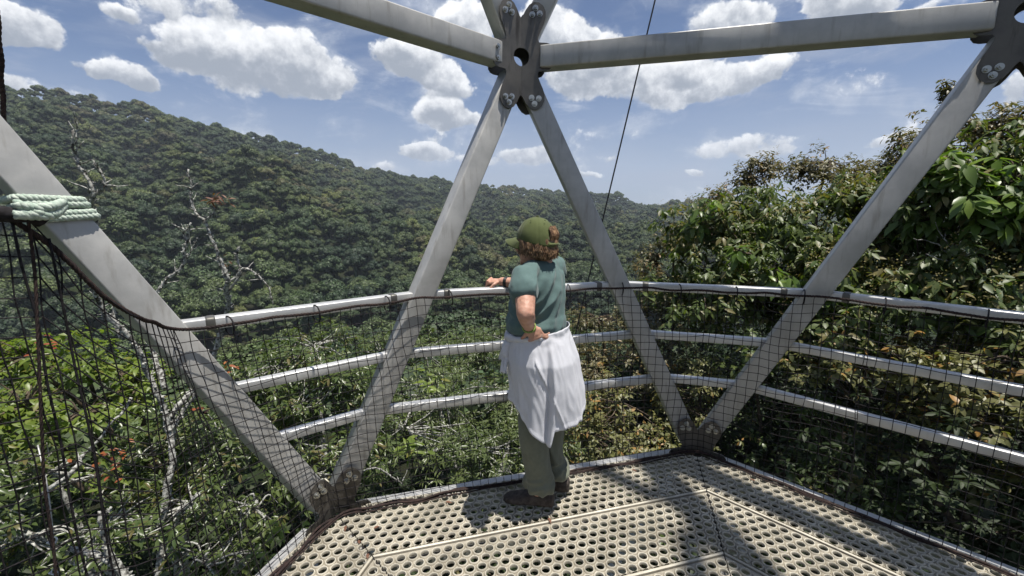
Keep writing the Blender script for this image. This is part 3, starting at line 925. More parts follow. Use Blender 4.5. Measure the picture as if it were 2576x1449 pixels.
scatter('valley_forest', 'green treetops below the platform between the near bushes and the hillside', 'forest', pts, scl, rot, nearc)

# ------------------------------------------------------------------ leafy trees near the platform
def leaf_arrays(B, X, Nn, L, Wd, curl):
    """B base, X axis, Nn leaf normal, 8 vertices a leaf"""
    Y = np.cross(Nn, X); Y /= np.linalg.norm(Y, axis=1)[:, None]+1e-9
    Nn = np.cross(X, Y)
    L = L[:, None]; Wd = Wd[:, None]; c = curl[:, None]
    def p(t, y, lift): return B + X*(L*t) + Y*(Wd*y) + Nn*(L*(lift - c*t*t))
    V = np.stack([p(0,0,0), p(.30,.46,.05), p(.66,.40,.05), p(1,0,0), p(.66,-.40,.05), p(.30,-.46,.05), p(.32,0,0.), p(.68,0,0.)], 1)
    return V.reshape(-1, 3)
LF4 = np.array([(0,1,6,6),(1,2,7,6),(6,7,4,5)]); LF3 = np.array([(0,1,6),(0,6,5),(2,3,7),(3,4,7)]); LQ = np.array([(1,2,7,6),(6,7,4,5)])
def unit_leaf(name, m, wr, curl, seed):
    V = leaf_arrays(np.zeros((1,3)), np.array([[0,1.,0]]), np.array([[0,0,1.]]), np.ones(1), np.full(1, wr), np.full(1, curl))
    return mesh_np(name, V, LQ, LF3, m, True, np.full(8, .0), link_it=False)
def leafy_tree(name, label, cat, lobes, m, L=.1, wr=.42, per=7, dens=60, droop=.5, nobj=120, seed=1, base=None, inner=.35, spray=None, twig=BARK, group=None, trunk_r=.12, sparse=1.0, limbs=6):
    rng = np.random.default_rng(seed)
    lob = []
    for q in lobes:
        if len(q) == 5:
            px, py, y, rx, rz = q; c = np.array(aty(px, py, y)); d_ = y
            lob.append((c, np.array((rx*y/1080, rx*y/1080*1.0, rz*y/1080))))
        else: lob.append((np.array(q[0], float), np.array(q[1], float)))
    cen = np.mean([c for c, r in lob], 0)
    if base is None: base = (cen[0]+.2, cen[1]+.8, -30)
    t = thing(name, label, cat, tuple(base), group)
    cents, outs = [], []
    for c, r in lob:
        area = 4*PI*((r[0]*r[1])**1.6/3+2*(r[0]*r[2])**1.6/3)**(1/1.6)
        n = int(area*dens*sparse*.92)
        for shell, k in ((0, 1.), (1, inner)):
            nn = int(n*k); d = unit_vecs(nn, rng)
            rad = rng.uniform(.74, 1.12, nn) if shell == 0 else rng.uniform(.25, .8, nn)
            bump = np.array([1+.40*mnoise.noise(Vector(x*1.9+c)) for x in d])
            p = c+d*r*(rad*bump)[:, None]
            keep = np.ones(nn, bool)
            hole = np.array([mnoise.noise(Vector(x)*(1.15 if L < .15 else .9)+Vector((seed,0,0)))+.5*mnoise.noise(Vector(x)*3.1) for x in p])
            keep &= hole > (.0 if shell == 0 else -.3)
            for c2, r2 in lob:
                if c2 is c: continue
                keep &= (((p-c2)/r2)**2).sum(1) > (.55 if shell == 0 else .2)
            cents.append(p[keep]); outs.append(d[keep])
    Cn = np.vstack(cents); Od = np.vstack(outs); nC = len(Cn)
    # leaves whorled round each twig end
    k = per; N_ = nC*k
    c = np.repeat(Cn, k, 0); o = np.repeat(Od, k, 0)
    ang = rng.uniform(0, 2*PI, nC)[:, None] + np.arange(k)[None]*2.4; ang = ang.ravel()
    up = np.array((0,0,1.)); ax = o*.5+up*.7; ax /= np.linalg.norm(ax, axis=1)[:, None]
    e1 = np.cross(ax, unit_vecs(N_, rng)*0+np.array((.31,.83,.1))); e1 /= np.linalg.norm(e1, axis=1)[:, None]; e2 = np.cross(ax, e1)
    side = np.cos(ang)[:, None]*e1+np.sin(ang)[:, None]*e2
    X = side*rng.uniform(.7,1.1,(N_,1)) + ax*rng.uniform(-.15,.5,(N_,1)) - up*droop*rng.uniform(.3,1.3,(N_,1)) + rng.normal(size=(N_,3))*.18
    X /= np.linalg.norm(X, axis=1)[:, None]
    Nn = ax + up*.5 + rng.normal(size=(N_,3))*.35; Nn -= X*(Nn*X).sum(1)[:, None]; Nn /= np.linalg.norm(Nn, axis=1)[:, None]
    Ls = L*rng.uniform(.55,1.3,N_); Bs = c + ax*(rng.uniform(-.9,.4,(N_,1))*L*.7) + side*L*.1
    Wd = Ls*wr*rng.uniform(.8,1.15,N_); cu = rng.uniform(.02,.38,N_)
    # the leaves that show largest become leaves of their own
    rel = Bs-np.array(EYE); dd = np.linalg.norm(rel, axis=1); yc = rel[:,1]*CP-rel[:,2]*SP; zc = rel[:,1]*SP+rel[:,2]*CP
    sx = rel[:,0]/np.maximum(yc,.1); sy = zc/np.maximum(yc,.1)
    vis = (yc > .3)&(abs(sx) < 1.19)&(abs(sy) < .67)&((o*rel).sum(1) < 0)
    score = np.where(vis, Ls/dd, 0)*rng.uniform(.8,1,N_)
    pick = np.argsort(-score)[:nobj]; pick = pick[score[pick] > 0]
    un = [unit_leaf('leaf', m, wr, cv, 1) for cv in (.08,.2,.34)]
    for a in un: a.attributes['leafrand'].data.foreach_set('value', np.zeros(8, np.float32))
    inv = Matrix.Translation(t.location).inverted()
    for i in pick:
        x = X[i]; nn_ = Nn[i]; yv = np.cross(nn_, x); yv /= np.linalg.norm(yv)
        s = Ls[i]
        ob = bpy.data.objects.new('leaf', un[int(i) % 3]); link(ob); ob.parent = t; ob.matrix_parent_inverse = inv
        # mesh: axis +Y, normal +Z, width along  cross(N,X)=-X
        ob.matrix_basis = Matrix(((-yv[0]*s, x[0]*s, nn_[0]*s, Bs[i][0]), (-yv[1]*s, x[1]*s, nn_[1]*s, Bs[i][1]), (-yv[2]*s, x[2]*s, nn_[2]*s, Bs[i][2]), (0,0,0,1)))
    rest = np.ones(N_, bool); rest[pick] = False
    V = leaf_arrays(Bs[rest], X[rest], Nn[rest], Ls[rest], Wd[rest], cu[rest]); n = int(rest.sum()); ofs = (np.arange(n)*8)[:, None, None]
    fo = mesh_np('foliage', V, (LQ[None]+ofs).reshape(-1,4), (LF3[None]+ofs).reshape(-1,3), m, True, np.repeat(rng.random(n), 8), parent=t); fo['kind'] = 'stuff'
    # wood
    A = Acc(); fork = cen*.6+np.array(base)*.4*np.array((1,1,0)); fork[2] = min(c[2]-r[2] for c, r in lob)-2.2; fork[:2] = fork[:2]*.6+np.array(base)[:2]*.4
    bs = np.array(base, float)
    A.tube(wobble(smooth_path([bs, bs*.5+fork*.5+np.array((.5,.2,0)), fork], 10), .25, seed, .3), np.linspace(trunk_r*1.7, trunk_r, 21), 10); A.build('trunk', twig, t)
    order = rng.permutation(len(lob))[:max(limbs, 1)] if len(lob) > limbs else range(len(lob))
    for li in order:
        c_, r_ = lob[li]; A = Acc(); p = smooth_path([fork, (fork+c_)/2+rng.normal(size=3)*.2-np.array((0,0,.3)), c_], 8)
        A.tube(wobble(p, .09, seed+li, .9), np.linspace(trunk_r*.62, trunk_r*.16, len(p)), 8); A.build('branch', twig, t)
    A = Acc()
    for c_, r_ in lob:
        sel = np.where((((Cn-c_)/r_)**2).sum(1) < 1.5)[0]
        if len(sel) == 0: continue
        for i in rng.choice(sel, min(len(sel), 26), replace=False):
            e = Cn[i]; mid = (c_+e)/2+rng.normal(size=3)*.06
            p = smooth_path([c_+(e-c_)*.12, mid, e], 4); A.tube(wobble(p, .03, i, 2.), np.linspace(.013, .004, len(p)), 5, False)
    o2 = A.build('twigs', twig, t); o2['kind'] = 'stuff'
    if spray is not None:
        sm, frac = spray; ii = rng.choice(nC, int(nC*frac), replace=False); ii = ii[Od[ii][:, 2] > -.1]
        q = 14; p = np.repeat(Cn[ii], q, 0)+np.repeat(Od[ii], q, 0)*L*.6+rng.normal(size=(len(ii)*q, 3))*L*.35+np.array((0,0,L*.5)); M_ = len(p)
        x = unit_vecs(M_, rng); nn_ = unit_vecs(M_, rng); nn_ -= x*(nn_*x).sum(1)[:, None]; nn_ /= np.linalg.norm(nn_, axis=1)[:, None]
        V = leaf_arrays(p, x, nn_, np.full(M_, L*.16), np.full(M_, L*.13), np.zeros(M_)); ofs = (np.arange(M_)*8)[:, None, None]
        f2 = mesh_np('flower_sprays', V, (LQ[None]+ofs).reshape(-1,4), (LF3[None]+ofs).reshape(-1,3), sm, False, np.repeat(rng.random(M_), 8), parent=t); f2['kind'] = 'stuff'
    print(name, 'leaves', N_)
    return t, Cn, Od

leafy_tree('broadleaf_tree', 'broad tree with large glossy green drooping leaves rising right of the platform', 'tree',
 [(1790,570,8.0,110,85),(1900,560,8.2,120,90),(2010,600,7.5,130,100),(1760,720,7.5,130,110),(1900,740,7,150,130),(2060,760,6.5,150,130),(2180,600,6.8,130,130),(2300,540,6.5,140,120),(2420,450,6.2,130,120),(2530,540,5.8,140,150),(2350,700,6,170,150),(2510,760,5.5,160,160),(2640,450,6,140,150),(2680,700,5.5,170,200),(2150,500,7.5,90,60)],
 L_BIG, L=.145, wr=.42, per=7, dens=46, droop=.8, nobj=300, seed=3, base=(9,9.5,-30), inner=.6, spray=(L_BUD,.22), trunk_r=.2, limbs=8)
leafy_tree('large_leaved_tree', 'tree showing sunlit sprays of very large fresh green leaves at the far right', 'tree',
 [(2400,430,5.9,70,45),(2480,520,5.6,70,60),(2550,450,5.6,60,60),(2330,560,6.1,50,40),(2130,745,6.0,70,36),(1950,690,6.6,60,36),(1810,545,7.6,60,40),(2280,720,5.8,60,50),(2180,830,5.8,40,40),(1890,640,6.8,50,30)],
 L_FRESH, L=.235, wr=.42, per=8, dens=20, droop=.8, nobj=240, seed=23, base=(8.4,8.5,-30), inner=.2, trunk_r=.07, limbs=3)
leafy_tree('bronze_tree', 'tall tree with small bronze brown leaves forming the skyline at the right', 'tree',
 [(1885,455,10,50,55),(1925,415,10,42,32),(2010,430,10.5,60,38),(2080,412,10.5,66,42),(2150,445,10,80,50),(2230,430,9.5,80,50),(2310,378,9,80,55),(2370,320,8.5,60,55),(2388,240,8.5,28,40),(2460,320,8.5,90,55),(2550,325,8.2,90,60),(1815,505,10,50,40),(1790,560,10,60,60),(2680,330,8,110,80)],
 L_BRONZE, L=.10, wr=.46, per=7, dens=46, droop=.35, nobj=150, seed=5, base=(9,11,-30), inner=.6, spray=(L_BUD,.06), trunk_r=.16)
leafy_tree('bronze_shrub_tree', 'dense small-leaved bronze green tree left of the large-leaved tree, beyond the rail', 'tree',
 [(1650,655,9.5,62,48),(1700,610,9.5,60,45),(1690,740,9,100,80),(1600,790,8.8,90,70),(1500,800,9,70,45),(1620,900,8,110,100),(1500,920,8,90,80)],
 L_BRONZE, L=.085, wr=.48, per=7, dens=55, droop=.3, nobj=120, seed=6, inner=.6, spray=(L_BUD,.05))
leafy_tree('orange_tinged_tree', 'tree with pointed pale and orange-tinged leaves behind the lower right rails', 'tree',
 [(2120,820,6.2,110,70),(2200,880,5.8,140,80),(2450,1180,5.2,130,60),(2300,1130,5.6,120,50),(2400,930,5.2,150,100),(2560,900,4.8,150,110),(2330,1030,5.4,140,66),(2520,1060,4.8,140,80),(2700,1000,4.6,150,140),(2060,900,6.2,120,90),(2620,1180,4.6,110,60)],
 L_ORANGE, L=.11, wr=.50, per=6, dens=34, droop=.5, nobj=260, seed=8, base=(9,4.4,-30), inner=.5)
leafy_tree('shaded_tree', 'shaded tree with sparse leafy sprays low behind the right corner of the deck', 'tree',
 [(2020,1030,6.4,150,90),(1900,950,6.6,120,90),(2150,1150,5.8,120,70),(2000,1180,6,130,60),(2440,1230,5.2,70,45),(2240,1270,5.4,120,50)],
 L_MID, L=.11, wr=.48, per=6, dens=20, droop=.5, nobj=160, seed=9, inner=.5, base=(6.5,10,-30))
leafy_tree('yellowing_tree', 'small-leaved tree with yellow and orange tips directly beyond the deck corner post', 'tree',
 [(1560,1010,6.6,110,90),(1680,1000,7,100,90),(1480,1090,6.2,110,80),(1600,1120,6,110,60),(1760,960,7,90,80),(1800,1060,6.6,90,60)],
 L_ORANGE, L=.085, wr=.42, per=7, dens=46, droop=.4, nobj=160, seed=10, inner=.5, twig=BARK)
leafy_tree('narrow_leaved_tree', 'dark tree with narrow leaves behind the middle of the railing, left of the person', 'tree',
 [(960,895,8,100,75),(1060,880,8.4,90,62),(1180,885,9,110,62),(1300,860,9.5,90,60),(1400,850,9.5,100,62),(1110,1000,7,150,100),(1290,990,7.6,130,90),(1400,960,8,100,80),(1020,1080,6,150,90),(1200,1130,5.8,150,90),(1370,1100,6.2,110,80)],
 L_NARROW, L=.115, wr=.24, per=9, dens=36, droop=.35, nobj=300, seed=11, inner=.5, twig=LICH, trunk_r=.13)
leafy_tree('glossy_tree', 'green tree with bright leaf rosettes between the two left sloping struts', 'tree',
 [(790,870,7.5,100,62),(700,920,7,110,70),(850,960,6.6,120,80),(730,1060,6,130,100),(880,1130,5.6,120,90),(780,1190,5.2,110,80),(610,960,6.6,80,70)],
 L_MID, L=.13, wr=.30, per=9, dens=28, droop=.3, nobj=260, seed=12, inner=.5, twig=LICH)
leafy_tree('lime_tree_crown', 'sunlit yellow-green tree behind the net at the left edge', 'tree',
 [(60,900,5.2,150,62),(220,930,5.2,120,66),(340,960,5.4,100,66),(60,1020,4.6,140,90),(-150,950,5,150,110),(210,1040,4.8,120,66),(450,900,6,70,55)],
 L_LIME, L=.105, wr=.44, per=8, dens=34, droop=.35, nobj=300, seed=13, inner=.5, base=(-5,7,-30))
leafy_tree('compound_leaved_tree', 'dark green tree with narrow leaflets in the lower left behind the net', 'tree',
 [(420,1080,5,140,90),(550,1130,5,120,90),(300,1190,4.4,150,90),(480,1270,4.2,150,90),(120,1190,4,130,80),(640,1280,4,80,80),(250,1340,3.8,150,80),(60,1350,3.6,120,90),(520,1420,3.6,140,70),(-120,1250,4,150,140)],
 L_MID, L=.10, wr=.34, per=8, dens=40, droop=.4, nobj=300, seed=14, inner=.6, base=(-3.6,5,-30), twig=LICH)
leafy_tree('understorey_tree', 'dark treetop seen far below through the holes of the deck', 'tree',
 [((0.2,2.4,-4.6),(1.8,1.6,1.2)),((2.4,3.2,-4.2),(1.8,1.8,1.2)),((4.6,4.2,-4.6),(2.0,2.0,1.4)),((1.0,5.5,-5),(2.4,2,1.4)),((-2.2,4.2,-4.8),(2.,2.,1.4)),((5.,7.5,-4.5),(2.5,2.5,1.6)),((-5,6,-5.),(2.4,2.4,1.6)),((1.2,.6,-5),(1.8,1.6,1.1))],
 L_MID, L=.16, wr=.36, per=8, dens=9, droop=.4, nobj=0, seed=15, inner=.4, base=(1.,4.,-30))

leafy_tree('understorey_tree', 'added treetops with shade-darkened leaves low behind the right-hand rails under the leafy branches', 'tree',  # crowns added to darken the space behind the right-hand rails
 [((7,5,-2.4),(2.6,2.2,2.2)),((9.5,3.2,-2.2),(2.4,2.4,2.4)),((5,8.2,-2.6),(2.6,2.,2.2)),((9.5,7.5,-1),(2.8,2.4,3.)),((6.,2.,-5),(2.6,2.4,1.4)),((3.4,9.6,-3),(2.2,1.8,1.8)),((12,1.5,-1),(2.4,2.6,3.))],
 L_SHADE, L=.12, wr=.40, per=9, dens=26, droop=.4, nobj=0, seed=16, inner=.6, base=(9.,6.,-30))
leafy_tree('understorey_tree', 'added lower crowns with shade-darkened leaves glimpsed under the bushes left of and behind the person', 'tree',  # more crowns added so the gaps under the bushes go dark
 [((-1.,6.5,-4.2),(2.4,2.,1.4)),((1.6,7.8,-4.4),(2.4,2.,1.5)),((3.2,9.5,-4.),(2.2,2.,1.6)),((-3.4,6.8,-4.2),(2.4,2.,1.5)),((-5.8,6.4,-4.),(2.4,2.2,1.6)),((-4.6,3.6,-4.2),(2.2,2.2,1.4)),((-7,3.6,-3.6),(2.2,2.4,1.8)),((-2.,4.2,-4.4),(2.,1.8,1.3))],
 L_SHADE, L=.17, wr=.40, per=9, dens=14, droop=.4, nobj=0, seed=17, inner=.5, base=(-1.,9.,-30))
# sprigs of red and yellow young leaves
def sprig(label, px, py, y, m, n=9, L=.11, seed=0, wr=.4, spread=.16):
    rng = np.random.default_rng(seed+100); c = np.array(aty(px, py, y)); t = thing('leaf_sprig', label, 'leaf sprig', tuple(c))
    A = Acc(); A.tube(smooth_path([c-np.array((.05,-.2,.45)), c-np.array((0,0,.15)), c+np.array((.02,0,.02))], 4), .006, 5); A.build('stem', BARK, t)
    for i in range(n):
        a = i*2.4; x = np.array((math.cos(a), math.sin(a)*.7-.4, rng.uniform(-.35,.35))); x /= np.linalg.norm(x)
        V = leaf_arrays((c+rng.normal(size=3)*spread*.4)[None], x[None], np.array([[0,-.5,1.]]), np.array([L*rng.uniform(.8,1.3)]), np.array([L*wr]), np.array([.2]))
        mesh_np('leaf', V, LQ, LF3, m, True, np.full(8, rng.random()), parent=t)
for i, (lb, px, py, y, m, n, L) in enumerate((
  ('spray of orange-red young leaves above the lime foliage at the left', 105, 868, 4.9, L_RED, 10, .075),
  ('row of orange-red leaves over yellow ones in the lower left behind the net', 285, 1160, 3.9, L_RED, 16, .075),
  ('yellow leaves hanging under the orange-red spray in the lower left', 235, 1195, 3.9, L_LIME, 14, .13),
  ('small red leaf spray below the top rail between the left struts', 572, 930, 6, L_RED, 9, .10),
  ('orange leaf spray beside the near sloping strut under the middle rail', 500, 1022, 4.8, L_RED, 7, .09),
  ('bright green leaf rosette beyond the net left of the white shirt', 1085, 965, 5.6, L_LIME, 16, .16),
  ('bright green drooping leaves low between the node plate and the deck corner', 1035, 1120, 5.0, L_LIME, 18, .17),
  ('bright green leaves beside the deck edge beam at the lower left', 720, 1345, 3.4, L_LIME, 14, .13))):
    sprig(lb, px, py, y, m, n, L, i, .32 if m is L_LIME else .45, .2)

# ------------------------------------------------------------------ dead, lichen covered branches
def dead(label, paths, seed, name='dead_tree', nub=1.0):
    c0 = aty(*paths[0][0][-1][:3]); t = thing(name, label, 'dead tree', tuple(c0)); rng = np.random.default_rng(seed)
    for (pp, r0, r1) in paths:
        P_ = smooth_path([aty(*q) for q in pp], 7); P_ = wobble(P_, .035, seed, 5); P_ = wobble(P_, .012, seed, 22)
        n = len(P_); rr = np.linspace(r0, r1, n)*(1+.28*np.array([mnoise.noise(Vector(p)*16) for p in P_]))
        A = Acc(); A.tube(P_, rr, 9)
        # knobs of lichen and short broken twigs
        for i in range(1, n-1):
            for _ in range(int(2*nub)):
                d = unit_vecs(1, rng)[0]; b = P_[i]+d*rr[i]*.7; ln = rng.uniform(.4, 1.)*(.02+rr[i]*.6)
                A.tube([b, b+d*ln*.6, b+d*ln+rng.normal(size=3)*ln*.2], [rr[i]*.5, rr[i]*.42, rr[i]*.12], 5)
            if rng.random() < .20*nub:
                d = unit_vecs(1, rng)[0]; d[2] = abs(d[2]); ln = rng.uniform(.06, .2); p2 = wobble([P_[i]+d*ln*k for k in np.linspace(0, 1, 6)], .02, i, 9)
                A.tube(p2, np.linspace(min(.007, rr[i]), .002, 6), 4)
        A.build('branch' if pp is not paths[0][0] else 'trunk', LICH, t, False)
    return t
dead('leaning bare lichen-crusted tree rising beside the lashed strut at the left', [
 ([(188,330,3.6),(183,385,3.6),(205,430,3.6),(235,492,3.6),(232,540,3.7),(238,640,3.8),(245,730,4.0),(262,780,4.1),(330,860,4.2),(368,930,4.3),(398,1000,4.3),(425,1065,4.3),(432,1160,4.2),(410,1290,4.0),(400,1460,3.8),(395,1700,3.8)], .008, .036),
 ([(235,492,3.6),(262,466,3.6),(290,472,3.6)], .012, .006), ([(262,466,3.6),(248,425,3.6),(238,400,3.6)], .010, .005), ([(183,385,3.6),(197,352,3.6),(196,310,3.6)], .007,.004),
 ([(300,850,4.2),(285,800,4.25),(290,760,4.3),(262,735,4.3)], .022, .008)], 31)
dead('thin dead tree holding a clump of dry leaves, in front of the forest hillside', [
 ([(475,425,4.6),(480,480,4.6),(497,530,4.6),(530,590,4.6),(550,640,4.6),(566,690,4.6),(572,745,4.7),(568,800,4.8),(545,870,4.8),(500,950,4.7),(450,1020,4.5),(425,1090,4.4)], .008, .034),
 ([(515,560,4.6),(535,540,4.6),(548,512,4.6)], .010, .005),
 ([(572,745,4.7),(600,690,4.7),(598,645,4.7),(605,620,4.7)], .016, .007),
 ([(575,715,4.7),(608,678,4.7),(640,688,4.7),(668,720,4.7),(690,772,4.7)], .014, .007),
 ([(566,700,4.7),(552,668,4.7),(545,650,4.7)], .009, .005)], 32)
dead('forked pale dead limb left of the dry leaf clump above the rail', [
 ([(487,560,4.9),(470,610,4.9),(462,655,4.9),(440,692,4.9),(405,715,4.9),(390,745,4.9),(380,800,4.9),(385,880,4.8),(415,980,4.6)], .010, .032),
 ([(470,610,4.9),(460,585,4.9),(480,575,4.9)], .010, .006), ([(462,655,4.9),(480,640,4.9),(497,600,4.9)], .010, .004)], 33)
dead('thick broken grey limb with a pale cut end in the bottom left corner', [
 ([(172,1381,2.9),(232,1396,2.9),(285,1425,2.9),(330,1480,2.9),(360,1600,2.9)], .022, .038),
 ([(285,1425,2.9),(262,1370,2.9),(254,1320,2.9),(246,1290,2.9)], .024, .012), ([(258,1340,2.9),(272,1300,2.9),(280,1280,2.9)], .016, .010)], 34, 'broken_limb', .6)
dead('short lichen-covered log stub lying in the leaves at the left', [([(505,1243,3.8),(482,1262,3.8),(458,1284,3.8),(445,1330,3.9),(440,1500,4.)], .018, .026)], 35, 'broken_limb', .8)
dead('gnarled grey tree stem in the middle of the lower left foliage', [
 ([(520,880,4.8),(505,960,4.6),(470,1020,4.5),(440,1075,4.4),(435,1110,4.4)], .012, .026),
 ([(212,1140,4.),(240,1110,4.),(300,1040,4.2),(330,1000,4.3)], .010, .014), ([(120,1240,3.5),(185,1180,3.6),(212,1140,4.)], .02,.014),], 36, 'dead_tree', .8)
dead('thin white branch arching beyond the net beside the node plate', [
 ([(1012,1222,4.2),(985,1200,4.2),(955,1178,4.2),(925,1180,4.2),(895,1215,4.3),(870,1290,4.3)], .006, .010), ([(835,1195,4.4),(868,1140,4.4),(905,1070,4.5),(915,1040,4.5)], .010, .006)], 37, 'dead_branch', .8)
dead('pale bare twigs inside the crown of the large-leaved tree at the right', [
 ([(2330,640,5.6),(2390,655,5.6),(2440,640,5.7),(2500,610,5.7)], .006, .011), ([(2300,600,5.7),(2350,612,5.7),(2400,650,5.7)], .005, .008), ([(2340,690,5.6),(2400,700,5.6),(2470,680,5.7)], .004, .008), ([(2350,560,5.7),(2380,610,5.7),(2430,650,5.7)], .004,.008)], 38, 'dead_branch', .3)
# dry leaf clump
cl = np.array(aty(545, 502, 4.6)); dry = thing('dry_leaf_clump', 'clump of curled brown dry leaves caught on a dead branch tip', 'dry leaves', tuple(cl))
rng = np.random.default_rng(5)
for i in range(34):
    x = rng.normal(size=3)*np.array((1.,.6,.5)); x /= np.linalg.norm(x); b = cl+rng.normal(size=3)*np.array((.05,.04,.035))
    V = leaf_arrays(b[None], x[None], np.array([[0,-.4,1.]])+rng.normal(size=(1,3))*.4, np.array([rng.uniform(.05,.10)]), np.array([.020]), np.array([.3]))
    mesh_np('leaf', V, LQ, LF3, L_DRY, True, np.full(8, rng.random()), parent=dry)
cl2 = np.array(aty(566, 668, 4.68)); dry2 = thing('dry_leaf_clump', 'small brown curled leaves dangling halfway down the thin dead tree', 'dry leaves', tuple(cl2))
for i in range(10):
    x = rng.normal(size=3); x /= np.linalg.norm(x); b = cl2+rng.normal(size=3)*np.array((.02,.02,.10))
    V = leaf_arrays(b[None], x[None], rng.normal(size=(1,3)), np.array([.05]), np.array([.018]), np.array([.3]))
    mesh_np('leaf', V, LQ, LF3, L_DRY, True, np.full(8, rng.random()), parent=dry2)
# ---- haze in the valley air
hz = bmesh.new(); bmesh.ops.create_cube(hz, size=1)
for v in hz.verts: v.co = Vector((v.co.x*9400, v.co.y*9400, v.co.z*620+130))
me = bpy.data.meshes.new('haze'); hz.to_mesh(me); hz.free(); ho = link(bpy.data.objects.new('haze', me)); ho['kind'] = 'stuff'
ho['label'] = 'thin blue-grey haze in the air over the valley'; ho['category'] = 'haze'
hm = bpy.data.materials.new('haze_air'); hm.use_nodes = True; t = hm.node_tree; t.nodes.clear(); oo = t.nodes.new('ShaderNodeOutputMaterial'); pv = t.nodes.new('ShaderNodeVolumePrincipled')
pv.inputs['Color'].default_value = (.75,.85,1,1); pv.inputs['Density'].default_value = .00017; pv.inputs['Anisotropy'].default_value = .1
t.links.new(pv.outputs[0], oo.inputs['Volume']); me.materials.append(hm)

# ------------------------------------------------------------------ the person at the rail
def cloth_mat(name, base, rough=.85, var=.08, weave=900, trans=0., sss=0.):
    m = bpy.data.materials.new(name); m.use_nodes = True; t = NT(m.node_tree); b = m.node_tree.nodes['Principled BSDF']
    geo = t.n('ShaderNodeNewGeometry').outputs['Position']
    n1 = t.noise(geo, 26, 4, .6); n2 = t.noise(geo, weave, 2, .6)
    c = t.mix(t.ss(n1, .3, .7), tuple(x*(1-var) for x in base), tuple(min(1,x*(1+var)) for x in base))
    c = t.mix(t.math('MULTIPLY', t.ss(n2, .4, .7), .12), c, tuple(x*.6 for x in base))
    t.link(c, b.inputs['Base Color']); b.inputs['Roughness'].default_value = rough; b.inputs['Specular IOR Level'].default_value = .25
    b.inputs['Sheen Weight'].default_value = .15
    bp = t.n('ShaderNodeBump'); bp.inputs['Strength'].default_value = .35; bp.inputs['Distance'].default_value = .0015
    t.link(t.noise(geo, 90, 4, .6), bp.inputs['Height']); t.link(bp.outputs[0], b.inputs['Normal'])
    if trans:
        o = m.node_tree.nodes['Material Output']; tr = t.n('ShaderNodeBsdfTranslucent'); t.link(c, tr.inputs[0]); mx = t.n('ShaderNodeMixShader'); mx.inputs[0].default_value = trans
        t.link(b.outputs[0], mx.inputs[1]); t.link(tr.outputs[0], mx.inputs[2]); t.link(mx.outputs[0], o.inputs[0])
    return m
TEE = cloth_mat('sage_green_jersey', (.10,.160,.155), .9, .07)
WHT = cloth_mat('white_cotton', (.80,.81,.86), .8, .02, 700, .22)
PANT = cloth_mat('olive_grey_twill', (.15,.16,.12), .85, .08)
CAPM = cloth_mat('olive_green_cap_cotton', (.085,.105,.036), .85, .06)
SKIN = mat('sunburnt_skin', (.55,.32,.235), .5, 0, .10, 30, .25, 160, .4, (.48,.255,.18))
SKIN.node_tree.nodes['Principled BSDF'].inputs['Subsurface Weight'].default_value = .12
SKIN.node_tree.nodes['Principled BSDF'].inputs['Subsurface Radius'].default_value = (.012,.004,.002)
HAIR = mat('brown_blond_hair', (.30,.185,.10), .38, 0, .3, 55, .1, 900, .5, (.075,.038,.018))
BOOT = mat('dark_hiking_shoe', (.075,.062,.055), .8, 0, .25, 40, .6, 200, .3)
SOLE = mat('grey_brown_sole', (.17,.14,.12), .85, 0, .2, 40, .4, 200, .2)
LACE = mat('black_lace', (.015,.015,.015), .8, 0, .1)
BLK = mat('black_band', (.012,.012,.013), .45, 0, .1)
GRNB = mat('green_bead_band', (.28,.38,.07), .5, 0, .3, 150, .3, 300, .5, (.10,.20,.05))
GOLD = mat('silver_ring', (.7,.66,.55), .25, 1., .1)

fv = Vector((-.85,.527,0)).normalized(); lv = Vector((-.527,-.85,0)).normalized(); zv_ = Vector((0,0,1))
person = thing('person', 'person in olive cap and green T-shirt leaning on the rail, white shirt round waist', 'person', (.16, 2.19, 0))

def loft(rings, n=28, cap=True):
    """rings: (centre, axis a, axis b[, power]) -> arrays"""
    V = []; a = np.arange(n)*2*PI/n
    for rg in rings:
        c, A_, B_ = rg[:3]; pw = rg[3] if len(rg) > 3 else 1.
        ca, sa2 = np.cos(a), np.sin(a)
        ca = np.sign(ca)*abs(ca)**pw; sa2 = np.sign(sa2)*abs(sa2)**pw
        V.append(np.array(c)[None]+ca[:, None]*np.array(A_)[None]+sa2[:, None]*np.array(B_)[None])
    m = len(rings); V = np.vstack(V); i = np.arange(m-1)[:, None]*n; j = np.arange(n)[None]; j2 = (j+1) % n
    Q = np.stack([i+j, i+j2, i+n+j2, i+n+j], -1).reshape(-1, 4); T = np.zeros((0,3), int)
    if cap:
        k = len(V); V = np.vstack([V, np.array(rings[0][0])[None], np.array(rings[-1][0])[None]]); jj = np.arange(n); jn = (jj+1) % n; b = (m-1)*n
        T = np.vstack([np.stack([np.full(n,k), jn, jj], -1), np.stack([np.full(n,k+1), b+jj, b+jn], -1)])
    return V, Q, T
def ell(c, rx, ry, rz, X=None, Y=None, Z=None, n=20):
    X = np.array(X if X is not None else (1,0,0)); Y = np.array(Y if Y is not None else (0,1,0)); Z = np.array(Z if Z is not None else (0,0,1)); c = np.array(c)
    rings = []
    for th in np.linspace(.06, PI-.06, 13): rings.append((c+Z*rz*math.cos(th), X*rx*math.sin(th), Y*ry*math.sin(th)))
    return loft(rings, n)
